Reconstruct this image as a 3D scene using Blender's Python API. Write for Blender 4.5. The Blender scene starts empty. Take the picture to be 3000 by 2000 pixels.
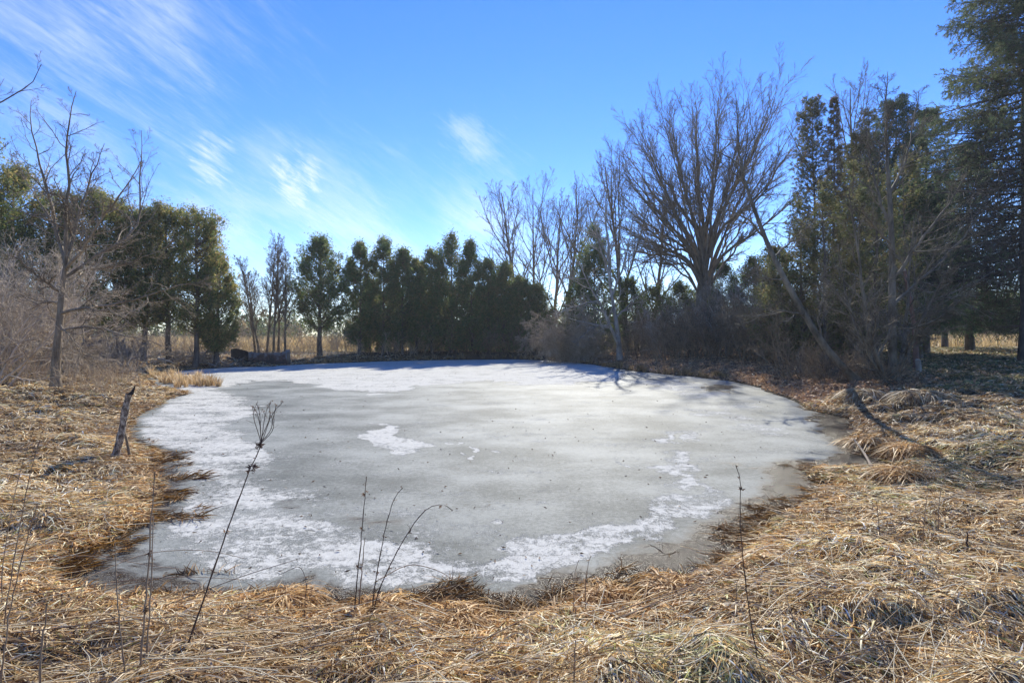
import bpy, math
import numpy as np
R_ = np.random.RandomState
PI = math.pi
F = 1176.0; HZ = 770.0; CH = 2.0      # focal length / horizon row on a 2352 px wide frame, eye height above the ice

sc = bpy.context.scene
COL = sc.collection

# ------------------------------------------------------------------ helpers
def gp(px, py, z=0.0):
    Y = (CH - z) * F / (py - HZ)
    return ((px - 1176) / F * Y, Y)
def wx(px, Y): return (px - 1176) / F * Y
def wz(py, Y): return CH - (py - HZ) / F * Y

def hash2(ix, iy, seed):
    h = (ix.astype(np.int64) * 374761393 + iy.astype(np.int64) * 668265263 + seed * 1442695041) & 0xffffffff
    h = ((h ^ (h >> 13)) * 1274126177) & 0xffffffff
    h = h ^ (h >> 16)
    return (h & 0xffffff) / float(0xffffff)
def vnoise(x, y, seed=0):
    x = np.asarray(x, float); y = np.asarray(y, float)
    ix = np.floor(x); iy = np.floor(y); fx = x - ix; fy = y - iy
    fx = fx * fx * (3 - 2 * fx); fy = fy * fy * (3 - 2 * fy)
    a = hash2(ix, iy, seed); b = hash2(ix + 1, iy, seed); c = hash2(ix, iy + 1, seed); d = hash2(ix + 1, iy + 1, seed)
    return (a * (1 - fx) + b * fx) * (1 - fy) + (c * (1 - fx) + d * fx) * fy
def fbm(x, y, seed=0, oct=3):
    s = 0; a = 0.5; t = 0
    for k in range(oct):
        s = s + a * vnoise(x * 2 ** k + 17.3 * k, y * 2 ** k - 9.1 * k, seed + k); t += a; a *= 0.5
    return s / t
def sstep(a, b, x):
    t = np.clip((x - a) / (b - a), 0, 1); return t * t * (3 - 2 * t)

def polysd(x, y, poly):
    """signed distance, positive outside"""
    x = np.asarray(x, float); y = np.asarray(y, float)
    best = np.full(x.shape, 1e18); inside = np.zeros(x.shape, bool)
    n = len(poly)
    for i in range(n):
        ax, ay = poly[i]; bx, by = poly[(i + 1) % n]
        dx, dy = bx - ax, by - ay
        t = np.clip(((x - ax) * dx + (y - ay) * dy) / (dx * dx + dy * dy + 1e-12), 0, 1)
        q = (x - ax - t * dx) ** 2 + (y - ay - t * dy) ** 2
        best = np.minimum(best, q)
        if ay != by:
            c = ((ay > y) != (by > y)) & (x < (bx - ax) * (y - ay) / (by - ay) + ax)
            inside ^= c
    d = np.sqrt(best)
    return np.where(inside, -d, d)

SHORE_PX = [(405,852),(470,847),(540,843),(620,842),(665,838),(760,834),(900,829),(1000,827),(1180,825),(1260,828),(1330,833),
 (1400,843),(1450,852),(1520,859),(1600,866),(1680,875),(1740,890),(1775,903),(1820,918),(1880,945),(1922,964),(1915,988),
 (1942,1011),(1971,1024),(1989,1047),(2025,1072),(1985,1083),(1880,1078),(1866,1096),(1893,1119),(1861,1132),(1861,1159),
 (1805,1177),(1769,1204),(1710,1250),(1625,1281),(1580,1294),(1530,1308),(1510,1340),(1458,1366),(1399,1380),(1330,1378),(1294,1362),
 (1245,1388),(1213,1390),(1126,1421),(1091,1428),(1077,1404),(1020,1390),(950,1376),(870,1396),(810,1383),(758,1393),(675,1372),
 (495,1388),(270,1384),(180,1366),(112,1335),(104,1303),(135,1276),(216,1249),(288,1217),(351,1195),(346,1155),(369,1141),
 (360,1127),(378,1110),(351,1065),(373,1042),(306,1020),(300,1000),(315,965),(350,943),(405,911),(436,900),(360,889),(335,870)]
SHORE_PX = [(p[0] + (38 if p[0] > 1900 and 950 < p[1] < 1100 else 14 if p[0] > 1760 and 1100 < p[1] < 1210 else 0), p[1] + (34 if 1050 < p[0] < 1650 else 22) if p[1] > 1240 and 600 < p[0] < 1720 else p[1]) for p in SHORE_PX]   # the matted bank top hides the first hand's breadth of ice
SHORE = [gp(*p) for p in SHORE_PX]
def shore_d(x, y):
    d = polysd(x, y, SHORE)
    s = np.clip(np.hypot(x, y) / 10, 0.35, 2.0)
    return d + (vnoise(x * 2.2 / s, y * 2.2 / s, 5) - .5) * .16 * s + (vnoise(x * 7 / s, y * 7 / s, 6) - .5) * .07 * s

def ground_h(x, y, d=None):
    x = np.asarray(x, float); y = np.asarray(y, float)
    if d is None: d = shore_d(x, y)
    dist = np.hypot(x, y)
    dp = np.maximum(d, 0)
    base = 0.10 + 0.36 * (1 - np.exp(-dp / 3.0))
    right = sstep(3, 16, x) * sstep(3, 12, y)
    base = base + right * (0.30 * (1 - np.exp(-dp / 4.0)) + 0.12 * sstep(25, 70, y))
    left = sstep(-5, -14, x)
    base = base - left * 0.10 - .10 * sstep(-1, -4, x) * sstep(7, 4, y)
    far = sstep(36, 60, y) * (1 - sstep(5, 20, x)); base = base + far * 0.15
    base = base * (1 - .8 * np.exp(-((x - 4.6) ** 2 / 3.0 + (y - 6.3) ** 2 / 1.2)))
    rise = 1 - np.exp(-dp / (0.26 + 0.012 * dist))
    z = base * rise
    amp = 0.21 * sstep(0.1, 1.1, dp) * (1 - .7 * np.exp(-((x - 4.6) ** 2 / 3.0 + (y - 6.3) ** 2 / 1.2)))
    lump = np.abs(vnoise(x * 1.25, y * 1.5, 11) * 2 - 1); lump2 = fbm(x * 2.6, y * 3.1, 12, 3)
    z = z + amp * ((0.6 - lump) + (lump2 - .5) * 1.0)
    lip = np.exp(-((dp - 0.22) / 0.18) ** 2) * vnoise(x * 1.8, y * 1.8, 15) * 0.05
    z = z + lip * (d > 0)
    z = z + 3.0 * sstep(120, 300, dist) * 0
    return np.where(d > 0, z + 0.012, np.maximum(-0.4, d * 0.35 - 0.015))
def gh(x, y): return float(ground_h(np.array([x]), np.array([y]))[0])

# ------------------------------------------------------------------ objects
def tag(o, label=None, cat=None, group=None, kind=None):
    if label: o['label'] = label
    if cat: o['category'] = cat
    if group: o['group'] = group
    if kind: o['kind'] = kind
    return o
def empty(name, loc, label, cat, group=None):
    o = bpy.data.objects.new(name, None); COL.objects.link(o); o.location = loc; o.empty_display_size = .3
    return tag(o, label, cat, group)
def mesh_obj(name, V, Q, mat, parent=None, T=None, col=None, attrs=None, smooth=False):
    """V (n,3); Q (m,4) quads; T (k,3) tris"""
    me = bpy.data.meshes.new(name)
    V = np.asarray(V, np.float32)
    Q = np.zeros((0, 4), np.int32) if Q is None else np.asarray(Q, np.int32)
    T = np.zeros((0, 3), np.int32) if T is None else np.asarray(T, np.int32)
    me.vertices.add(len(V)); me.vertices.foreach_set('co', V.ravel())
    nl = Q.size + T.size
    me.loops.add(nl); me.loops.foreach_set('vertex_index', np.concatenate([Q.ravel(), T.ravel()]))
    me.polygons.add(len(Q) + len(T))
    ls = np.concatenate([np.arange(len(Q)) * 4, Q.size + np.arange(len(T)) * 3]).astype(np.int32)
    me.polygons.foreach_set('loop_start', ls)
    if smooth: me.polygons.foreach_set('use_smooth', np.ones(len(Q) + len(T), bool))
    me.update(calc_edges=True)
    if col is not None:
        a = me.color_attributes.new('Col', 'FLOAT_COLOR', 'POINT')
        c = np.ones((len(V), 4), np.float32); c[:, :3] = col; a.data.foreach_set('color', c.ravel())
    for k, v in (attrs or {}).items():
        a = me.attributes.new(k, 'FLOAT', 'POINT'); a.data.foreach_set('value', np.asarray(v, np.float32))
    me.materials.append(mat)
    o = bpy.data.objects.new(name, me); COL.objects.link(o)
    if parent: o.parent = parent
    return o
def copy_tree(o, parent=None):
    c = o.copy(); COL.objects.link(c)
    if parent: c.parent = parent
    for ch in list(o.children): copy_tree(ch, c)
    return c

def norm(v): return v / np.maximum(np.linalg.norm(v, axis=-1, keepdims=True), 1e-9)

class Geo:
    def __init__(s): s.V = []; s.Q = []; s.T = []; s.C = []; s.n = 0
    def add(s, V, Q=None, T=None, C=None):
        s.V.append(V)
        if Q is not None and len(Q): s.Q.append(Q + s.n)
        if T is not None and len(T): s.T.append(T + s.n)
        if C is not None: s.C.append(np.broadcast_to(C, V.shape).copy())
        s.n += len(V)
    def tubes(s, P, R, sides=4, C=None):
        """P (N,M,3), R (N,M)"""
        N, M = R.shape
        if N == 0: return
        T = np.empty_like(P); T[:, 1:-1] = P[:, 2:] - P[:, :-2]; T[:, 0] = P[:, 1] - P[:, 0]; T[:, -1] = P[:, -1] - P[:, -2]
        T = norm(T)
        ref = np.where(np.abs(norm(P[:, -1] - P[:, 0])[:, 2:3]) > .8, np.array([[1., 0, 0]]), np.array([[0, 0, 1.]]))[:, None, :]
        A = norm(np.cross(T, np.broadcast_to(ref, T.shape))); B = np.cross(T, A)
        th = np.arange(sides) * 2 * PI / sides
        V = P[:, :, None, :] + R[:, :, None, None] * (np.cos(th)[None, None, :, None] * A[:, :, None, :] + np.sin(th)[None, None, :, None] * B[:, :, None, :])
        base = (np.arange(N) * M * sides)[:, None, None] + (np.arange(M - 1) * sides)[None, :, None]
        k = np.arange(sides)[None, None, :]; k2 = (k + 1) % sides
        Q = np.stack([base + k, base + k2, base + k2 + sides, base + k + sides], -1).reshape(-1, 4)
        Cc = None
        if C is not None:
            Cc = np.broadcast_to(np.asarray(C)[..., None, None, :] if np.ndim(C) == 2 else C, V.shape).reshape(-1, 3) if np.ndim(C) == 2 else C
        s.add(V.reshape(-1, 3), Q, None, Cc)
    def ribbons(s, P, W, U, C=None):
        """P (N,M,3) centre line, W (N,M) half width, U (N,3) side vector"""
        N, M = W.shape
        a = P - W[..., None] * U[:, None, :]; b = P + W[..., None] * U[:, None, :]
        V = np.stack([a, b], 2)
        base = (np.arange(N) * M * 2)[:, None] + (np.arange(M - 1) * 2)[None, :]
        Q = np.stack([base, base + 1, base + 3, base + 2], -1).reshape(-1, 4)
        Cc = None if C is None else np.repeat(C, M * 2, 0)
        s.add(V.reshape(-1, 3), Q, None, Cc)
    def tris(s, A, B, Cc, col=None):
        N = len(A)
        V = np.stack([A, B, Cc], 1).reshape(-1, 3)
        s.add(V, None, np.arange(3 * N).reshape(-1, 3), None if col is None else np.repeat(col, 3, 0))
    def build(s, name, mat, parent=None, smooth=False, attrs=None):
        V = np.concatenate(s.V); Q = np.concatenate(s.Q) if s.Q else None; T = np.concatenate(s.T) if s.T else None
        C = np.concatenate(s.C) if s.C and sum(len(c) for c in s.C) == len(V) else None
        return mesh_obj(name, V, Q, mat, parent, T, C, attrs, smooth)

# ------------------------------------------------------------------ materials
def newmat(name):
    m = bpy.data.materials.new(name); m.use_nodes = True
    nt = m.node_tree; nt.nodes.clear()
    out = nt.nodes.new('ShaderNodeOutputMaterial')
    return m, nt, out
def N(nt, typ, **kw):
    n = nt.nodes.new(typ)
    for k, v in kw.items():
        if k in n.inputs: n.inputs[k].default_value = v
        else: setattr(n, k, v)
    return n
def leafmat(name, tint=(1, 1, 1), trans=.4, rough=.6, spec=.2):
    """per-leaf colour attribute, diffuse + translucent"""
    m, nt, out = newmat(name)
    at = N(nt, 'ShaderNodeAttribute', attribute_name='Col')
    mul = N(nt, 'ShaderNodeMix', data_type='RGBA', blend_type='MULTIPLY'); mul.inputs[0].default_value = 1
    nt.links.new(at.outputs['Color'], mul.inputs[6]); mul.inputs[7].default_value = (*tint, 1)
    p = N(nt, 'ShaderNodeBsdfPrincipled', Roughness=rough); p.inputs['Specular IOR Level'].default_value = spec
    t = N(nt, 'ShaderNodeBsdfTranslucent'); mx = N(nt, 'ShaderNodeMixShader'); mx.inputs[0].default_value = trans
    nt.links.new(mul.outputs[2], p.inputs['Base Color']); nt.links.new(mul.outputs[2], t.inputs['Color'])
    nt.links.new(p.outputs[0], mx.inputs[1]); nt.links.new(t.outputs[0], mx.inputs[2]); nt.links.new(mx.outputs[0], out.inputs[0])
    return m
def barkmat(name, c1, c2, scale=6, bump=.5, stretch=.25):
    m, nt, out = newmat(name)
    tc = N(nt, 'ShaderNodeTexCoord'); mp = N(nt, 'ShaderNodeMapping'); mp.inputs['Scale'].default_value = (1, 1, stretch)
    nt.links.new(tc.outputs['Object'], mp.inputs[0])
    no = N(nt, 'ShaderNodeTexNoise', Scale=scale, Detail=6.0, Roughness=.65); nt.links.new(mp.outputs[0], no.inputs['Vector'])
    no2 = N(nt, 'ShaderNodeTexNoise', Scale=1.3, Detail=2.0); nt.links.new(tc.outputs['Object'], no2.inputs['Vector'])
    ad = N(nt, 'ShaderNodeMath', operation='ADD'); nt.links.new(no.outputs[0], ad.inputs[0]); nt.links.new(no2.outputs[0], ad.inputs[1])
    cr = N(nt, 'ShaderNodeValToRGB'); cr.color_ramp.elements[0].position = .38 ; cr.color_ramp.elements[1].position = .62
    hf = N(nt, 'ShaderNodeMath', operation='MULTIPLY'); hf.inputs[1].default_value = .5; nt.links.new(ad.outputs[0], hf.inputs[0])
    nt.links.new(hf.outputs[0], cr.inputs[0])
    cr.color_ramp.elements[0].color = (*c1, 1); cr.color_ramp.elements[1].color = (*c2, 1)
    p = N(nt, 'ShaderNodeBsdfPrincipled', Roughness=.8); p.inputs['Specular IOR Level'].default_value = .25
    nt.links.new(cr.outputs[0], p.inputs['Base Color'])
    bp = N(nt, 'ShaderNodeBump', Strength=bump, Distance=.03); nt.links.new(no.outputs[0], bp.inputs['Height'])
    nt.links.new(bp.outputs[0], p.inputs['Normal']); nt.links.new(p.outputs[0], out.inputs[0])
    return m

M_bark_dark = barkmat('bark_dark', (.075, .058, .042), (.24, .185, .135))
M_bark_elm = barkmat('bark_elm', (.12, .092, .058), (.32, .25, .16))
M_bark_grey = barkmat('bark_grey', (.20, .17, .13), (.48, .42, .34))
M_bark_olive = barkmat('bark_olive', (.085, .07, .046), (.27, .225, .155), 9, .7)
M_bark_pale = barkmat('bark_pale', (.34, .265, .18), (.64, .53, .40))
M_bark_tan = barkmat('bark_tan', (.33, .24, .145), (.60, .46, .30))
M_bark_red = barkmat('bark_red', (.15, .105, .06), (.36, .265, .16))
M_bark_left = barkmat('bark_left', (.12, .088, .055), (.38, .30, .20), scale=14, bump=1.0, stretch=.12)
M_cedar = leafmat('cedar_foliage', tint=(1.9, 1.85, 1.6), trans=.55)
M_spruce = leafmat('spruce_foliage', tint=(1.5, 1.4, 1.35), trans=.45)
M_straw = leafmat('straw', tint=(1.08, 1.04, .90), trans=.32, rough=.5, spec=.25)
M_leaf = leafmat('dead_leaves', trans=.3, rough=.6)

# ground
def ground_material():
    m, nt, out = newmat('ground_thatch')
    at = N(nt, 'ShaderNodeAttribute', attribute_name='Col'); tc = N(nt, 'ShaderNodeTexCoord')
    n1 = N(nt, 'ShaderNodeTexNoise', Scale=9.0, Detail=8.0, Roughness=.7); nt.links.new(tc.outputs['Object'], n1.inputs['Vector'])
    mp = N(nt, 'ShaderNodeMapping'); mp.inputs['Scale'].default_value = (60, 14, 20); mp.inputs['Rotation'].default_value = (0,0,.6)
    nt.links.new(tc.outputs['Object'], mp.inputs[0])
    n2 = N(nt, 'ShaderNodeTexNoise', Scale=1.0, Detail=4.0, Distortion=1.5); nt.links.new(mp.outputs[0], n2.inputs['Vector'])
    ad = N(nt, 'ShaderNodeMath', operation='MULTIPLY'); nt.links.new(n1.outputs[0], ad.inputs[0]); nt.links.new(n2.outputs[0], ad.inputs[1])
    mr = N(nt, 'ShaderNodeMapRange'); mr.inputs['From Min'].default_value = .14; mr.inputs['From Max'].default_value = .4
    mr.inputs['To Min'].default_value = .35; mr.inputs['To Max'].default_value = 1.35
    nt.links.new(ad.outputs[0], mr.inputs[0])
    mx = N(nt, 'ShaderNodeVectorMath', operation='SCALE'); nt.links.new(at.outputs['Color'], mx.inputs[0]); nt.links.new(mr.outputs[0], mx.inputs['Scale'])
    p = N(nt, 'ShaderNodeBsdfPrincipled', Roughness=.9); p.inputs['Specular IOR Level'].default_value = .15
    nt.links.new(mx.outputs[0], p.inputs['Base Color'])
    bp = N(nt, 'ShaderNodeBump', Strength=.8, Distance=.04); nt.links.new(n2.outputs[0], bp.inputs['Height']); nt.links.new(bp.outputs[0], p.inputs['Normal'])
    nt.links.new(p.outputs[0], out.inputs[0]); return m
M_ground = ground_material()

def ice_material():
    m, nt, out = newmat('pond_ice')
    L = nt.links.new
    tc = N(nt, 'ShaderNodeTexCoord'); fr = N(nt, 'ShaderNodeAttribute', attribute_name='frost'); ed = N(nt, 'ShaderNodeAttribute', attribute_name='edge'); mu = N(nt, 'ShaderNodeAttribute', attribute_name='murk')
    def noise(scale, detail=5.0, rough=.6, sc=(1, 1, 1), dist=0.0):
        mp = N(nt, 'ShaderNodeMapping'); mp.inputs['Scale'].default_value = sc; L(tc.outputs['Object'], mp.inputs[0])
        n = N(nt, 'ShaderNodeTexNoise', Scale=scale, Detail=detail, Roughness=rough, Distortion=dist); L(mp.outputs[0], n.inputs['Vector']); return n.outputs[0]
    def math_(op, a, b=None, clamp=False):
        n = N(nt, 'ShaderNodeMath', operation=op); n.use_clamp = clamp
        for i, v in enumerate((a, b)):
            if v is None: continue
            if isinstance(v, (int, float)): n.inputs[i].default_value = v
            else: L(v, n.inputs[i])
        return n.outputs[0]
    def ramp(v, a, b, c=0.0, d=1.0):
        n = N(nt, 'ShaderNodeMapRange'); n.interpolation_type = 'SMOOTHSTEP'; L(v, n.inputs[0])
        n.inputs['From Min'].default_value = a; n.inputs['From Max'].default_value = b; n.inputs['To Min'].default_value = c; n.inputs['To Max'].default_value = d
        return n.outputs[0]
    nA = noise(1.6, 4, .6, (.7, 1.3, 1)); nB = noise(11, 9, .8, dist=.5); nC = noise(60, 4, .7)
    mixn = math_('ADD', math_('MULTIPLY', nA, .9), math_('ADD', math_('MULTIPLY', nB, 1.15), math_('MULTIPLY', nC, .75)))     # mean ~.775
    v = math_('ADD', math_('SUBTRACT', mixn, 1.40), math_('ADD', math_('MULTIPLY', math_('SUBTRACT', noise(.45, 6, .7, (.6, 1.4, 1)), .5), .45), math_('MULTIPLY', math_('SUBTRACT', fr.outputs['Fac'], .5), .62)))
    frost = ramp(v, -.05, .16)
    # melt pits: small dark freckles in frost
    vo = N(nt, 'ShaderNodeTexVoronoi', Scale=3.4); mpv = N(nt, 'ShaderNodeMapping'); mpv.inputs['Scale'].default_value = (1, 1.7, 1); L(tc.outputs['Object'], mpv.inputs[0])
    wob = N(nt, 'ShaderNodeVectorMath', operation='ADD'); nz = N(nt, 'ShaderNodeTexNoise', Scale=6.0, Detail=3.0); L(tc.outputs['Object'], nz.inputs['Vector'])
    sc_ = N(nt, 'ShaderNodeVectorMath', operation='SCALE'); sc_.inputs['Scale'].default_value = .5; L(nz.outputs['Color'], sc_.inputs[0]); L(mpv.outputs[0], wob.inputs[0]); L(sc_.outputs[0], wob.inputs[1])
    L(wob.outputs[0], vo.inputs['Vector'])
    sepc = N(nt, 'ShaderNodeSeparateColor'); L(vo.outputs['Color'], sepc.inputs[0])
    rad = math_('MULTIPLY', math_('SUBTRACT', sepc.outputs[0], .35), .42)
    pit = ramp(math_('SUBTRACT', rad, vo.outputs['Distance']), -.02, .05)
    pitm = math_('MULTIPLY', pit, ramp(nA, .26, .42))
    frost = math_('MULTIPLY', frost, math_('SUBTRACT', 1.0, math_('MULTIPLY', pitm, .85)))
    # grey ice colours; fine pale speckle is ice grain plus painted-in sparkle
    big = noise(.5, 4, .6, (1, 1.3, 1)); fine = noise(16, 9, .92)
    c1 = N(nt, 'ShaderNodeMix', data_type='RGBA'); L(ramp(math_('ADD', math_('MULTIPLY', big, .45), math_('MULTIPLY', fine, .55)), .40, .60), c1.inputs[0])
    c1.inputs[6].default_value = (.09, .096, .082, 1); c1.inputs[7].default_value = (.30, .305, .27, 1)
    # pale refrozen crack lines
    cv = N(nt, 'ShaderNodeTexVoronoi', Scale=.22, feature='DISTANCE_TO_EDGE'); cw = N(nt, 'ShaderNodeVectorMath', operation='ADD'); cs = N(nt, 'ShaderNodeVectorMath', operation='SCALE'); cs.inputs['Scale'].default_value = 1.6; cz = N(nt, 'ShaderNodeTexNoise', Scale=.9, Detail=6.0); L(tc.outputs['Object'], cz.inputs['Vector']); L(cz.outputs['Color'], cs.inputs[0]); L(tc.outputs['Object'], cw.inputs[0]); L(cs.outputs[0], cw.inputs[1]); L(cw.outputs[0], cv.inputs['Vector'])
    crack = math_('MULTIPLY', ramp(cv.outputs['Distance'], .006, .0, 0, 1), ramp(nA, .45, .6, 0, .55))
    # dark wet blotches
    bl = noise(1.1, 5, .7, (1, 1.6, 1)); blm = math_('MULTIPLY', ramp(bl, .60, .74), .55)
    c2 = N(nt, 'ShaderNodeMix', data_type='RGBA'); L(math_('MAXIMUM', blm, math_('MULTIPLY', pitm, .5)), c2.inputs[0]); L(c1.outputs[2], c2.inputs[6]); c2.inputs[7].default_value = (.085, .08, .066, 1)
    # murky brown shallows
    mk = ramp(math_('ADD', mu.outputs['Fac'], math_('MULTIPLY', math_('SUBTRACT', noise(3.0, 6, .7, (1, 1.8, 1), .8), .5), 1.1)), .30, .66)
    c3 = N(nt, 'ShaderNodeMix', data_type='RGBA'); L(mk, c3.inputs[0]); L(c2.outputs[2], c3.inputs[6]); c3.inputs[7].default_value = (.045, .03, .014, 1)
    # frost colour
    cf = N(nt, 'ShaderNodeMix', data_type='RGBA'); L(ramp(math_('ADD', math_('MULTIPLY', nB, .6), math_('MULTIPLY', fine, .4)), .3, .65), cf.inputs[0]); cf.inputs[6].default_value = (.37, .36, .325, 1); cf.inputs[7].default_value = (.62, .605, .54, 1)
    c35 = N(nt, 'ShaderNodeMix', data_type='RGBA'); L(crack, c35.inputs[0]); L(c3.outputs[2], c35.inputs[6]); c35.inputs[7].default_value = (.10, .10, .09, 1)
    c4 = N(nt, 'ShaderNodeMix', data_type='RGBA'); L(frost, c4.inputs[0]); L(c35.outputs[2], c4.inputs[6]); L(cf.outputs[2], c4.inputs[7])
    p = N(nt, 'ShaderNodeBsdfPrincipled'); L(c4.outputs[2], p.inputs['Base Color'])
    rg = N(nt, 'ShaderNodeMix', data_type='FLOAT'); L(frost, rg.inputs[0]); rg.inputs[3].default_value = .85
    rg2 = N(nt, 'ShaderNodeMix', data_type='FLOAT'); L(mk, rg2.inputs[0]); rg2.inputs[2].default_value = .62; rg2.inputs[3].default_value = .22; L(rg2.outputs[0], rg.inputs[2])
    L(rg.outputs[0], p.inputs['Roughness']); sp = N(nt, 'ShaderNodeMix', data_type='FLOAT'); L(frost, sp.inputs[0]); sp.inputs[2].default_value = .16; sp.inputs[3].default_value = .06; L(sp.outputs[0], p.inputs['Specular IOR Level'])
    spark = noise(120, 2, .6); h = math_('ADD', math_('MULTIPLY', spark, .35), math_('ADD', math_('MULTIPLY', nC, .6), math_('MULTIPLY', frost, .5)))
    bp = N(nt, 'ShaderNodeBump', Strength=.8, Distance=.012); L(h, bp.inputs['Height']); L(bp.outputs[0], p.inputs['Normal'])
    L(p.outputs[0], out.inputs[0]); return m
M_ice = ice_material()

# ------------------------------------------------------------------ ground + ice (polar sheets round the camera spot)
def region_cols(x, y, d):
    """thatch colour by place: straw banks, leafy thicket floor, mossy lawn, pale field"""
    straw = np.array([.17, .105, .05]); leafy = np.array([.30, .18, .095]); lawn = np.array([.22, .18, .08]); field = np.array([.66, .50, .27]); dark = np.array([.10, .075, .045]); mud = np.array([.03, .022, .012])
    c = np.broadcast_to(straw, x.shape + (3,)).copy()
    def mix(w, k):
        nonlocal c; c = c * (1 - w[..., None]) + k * w[..., None]
    thick = thicket_mask(x, y); mix(thick, leafy)
    mix(lawn_mask(x, y), lawn)
    mix(sstep(40, 44, y) * (x < 8) * (1 - sstep(47, 52, y)), dark)
    mix(sstep(48, 55, y), field)
    mix(1 - sstep(.0, .12 + .01 * y.clip(0, 40), d), mud)
    return c
def thicket_mask(x, y): return sstep(2, 5, x) * sstep(13.5, 15.5, y) * (1 - sstep(40, 46, y)) * (1 - sstep(11.0, 12.8, x - (y - 14) * .50))
def lawn_mask(x, y): return sstep(10.2, 12, x + (vnoise(x, y, 3) - .5) * 2) * sstep(11.5, 14.5, y + (vnoise(x * 1.2, y, 4) - .5) * 3) * (1 - sstep(46, 50, y)) * (1 - thicket_mask(x, y))
def polar(rs, na, a0, a1):
    a = np.linspace(a0, a1, na); rr, aa = np.meshgrid(rs, a, indexing='ij')
    x = rr * np.sin(aa); y = rr * np.cos(aa)
    i = np.arange((len(rs) - 1))[:, None] * na + np.arange(na - 1)[None, :]
    Q = np.stack([i, i + 1, i + na + 1, i + na], -1).reshape(-1, 4)[:, ::-1]
    return x, y, Q
rs = np.concatenate([[0.02, .3, .6, .9], np.geomspace(1.2, 60, 430), np.geomspace(62, 900, 40)])
a = np.concatenate([np.linspace(-PI, -1.15, 60), np.linspace(-1.14, 1.14, 620), np.linspace(1.15, PI, 60)])
rr, aa = np.meshgrid(rs, a, indexing='ij'); gx = rr * np.sin(aa); gy = rr * np.cos(aa)
gd = shore_d(gx, gy); gz = ground_h(gx, gy, gd); na = len(a)
ii = np.arange(len(rs) - 1)[:, None] * na + np.arange(na - 1)[None, :]
gQ = np.stack([ii + na, ii + na + 1, ii + 1, ii], -1).reshape(-1, 4)
g = mesh_obj('ground', np.stack([gx, gy, gz], -1).reshape(-1, 3), gQ, M_ground, col=region_cols(gx, gy, gd).reshape(-1, 3), smooth=True)
tag(g, kind='structure')

# ice sheet
rs = np.geomspace(3.0, 47, 420); a = np.linspace(-.95, .95, 700)
rr, aa = np.meshgrid(rs, a, indexing='ij'); ix = rr * np.sin(aa); iy = rr * np.cos(aa); na = len(a)
idd = shore_d(ix, iy)
def topx(x, y):
    y = np.maximum(y, .5); return x / y * F + 1176, CH / y * F + HZ
ipx, ipy = topx(ix, iy)
warp_s = np.clip(18 / np.maximum(iy, 1), .4, 4)
ipx = ipx + ((fbm(ix * 1.1, iy * 1.1, 91, 4) - .5) * 70 + (fbm(ix * 4, iy * 4, 95, 3) - .5) * 40) * warp_s ** .8; ipy = ipy + (fbm(ix * 1.0, iy * 1.0, 93, 4) - .5) * 22 * warp_s ** 1.6
def soft(poly, s, ys=2.2):
    return sstep(s, -s, polysd(ipx, ipy * ys, [(p[0], p[1] * ys) for p in poly]))
def vmax(*a):
    r = a[0]
    for b in a[1:]: r = np.maximum(r, b)
    return r
jx = (fbm(ix * .8, iy * .8, 31) - .5)
fs = np.full(ix.shape, .14) + .12 * fbm(ix * .5, iy * .9, 97, 3)
far = soft([(380,800),(380,905),(470,897),(545,880),(600,874),(680,878),(760,892),(860,906),(930,897),(990,884),(1120,877),(1230,882),(1330,880),(1420,874),(1440,858),(1400,845),(1300,810)], 14, 6)
fs = vmax(fs, .84 * far)
fs = vmax(fs, .74 * soft([(300,880),(300,1080),(340,1130),(420,1150),(520,1110),(590,1040),(600,1000),(545,975),(590,945),(570,915),(500,893)], 24))
fs = vmax(fs, .66 * soft([(380,1120),(340,1230),(420,1300),(600,1330),(780,1340),(900,1300),(830,1200),(640,1120),(560,1060)], 50))
fs = vmax(fs, .74 * soft([(560,1290),(760,1245),(1000,1240),(1100,1275),(1290,1255),(1450,1225),(1560,1160),(1620,1130),(1700,1165),(1640,1215),(1530,1250),(1400,1300),(1260,1350),(1130,1368),(900,1350),(700,1345)], 28))
fs = vmax(fs, .72 * soft([(1520,1040),(1570,1055),(1600,1110),(1640,1150),(1590,1160),(1560,1110),(1510,1075)], 22))
fs = vmax(fs, .85 * soft([(825,985),(860,975),(910,985),(985,1012),(985,1030),(930,1038),(870,1030),(850,1005)], 9))
for (ex, ey, erx, ery, k) in [(1085,1034,9,4,1.3),(1100,1052,11,4,1.3),(1140,1031,16,5,1.),(1060,1055,12,4,.8),(1010,1022,10,4,1.),(1550,1013,55,14,.8),(1180,1190,30,8,.8),(690,1130,45,14,.6),(1440,1050,20,6,.7),(640,915,40,4,.5)]:
    fs = vmax(fs, k * sstep(1.3, .6, np.hypot((ipx - ex) / erx, (ipy - ey) / ery)))
fs = vmax(fs, .62 * soft([(1570,935),(1640,938),(1730,962),(1800,985),(1760,990),(1660,968)], 12, 3), .6 * soft([(1440,868),(1560,872),(1680,900),(1600,915),(1500,890)], 16, 4), .55 * soft([(1640,930),(1760,925),(1770,940),(1650,945)], 9, 3))
fs = vmax(fs, .44 * soft([(560,1050),(800,1120),(1150,1180),(1300,1200),(1150,1290),(700,1290),(480,1200)], 80))
fs = fs - .9 * soft([(1530,1008),(1570,1006),(1572,1020),(1535,1020)], 8)
fs = fs - .35 * soft([(340,1195),(520,1330),(780,1350),(700,1395),(90,1400),(80,1290)], 40)
fs = fs - .55 * sstep(1.3, .4, np.hypot((ipx - 860) / 75, (ipy - 1192) / 26)) - .5 * sstep(1.3, .4, np.hypot((ipx - 660) / 45, (ipy - 1155) / 16))
edge = -idd
fs = fs - .9 * sstep(.35, .0, edge) * sstep(20, 8, iy)
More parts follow.
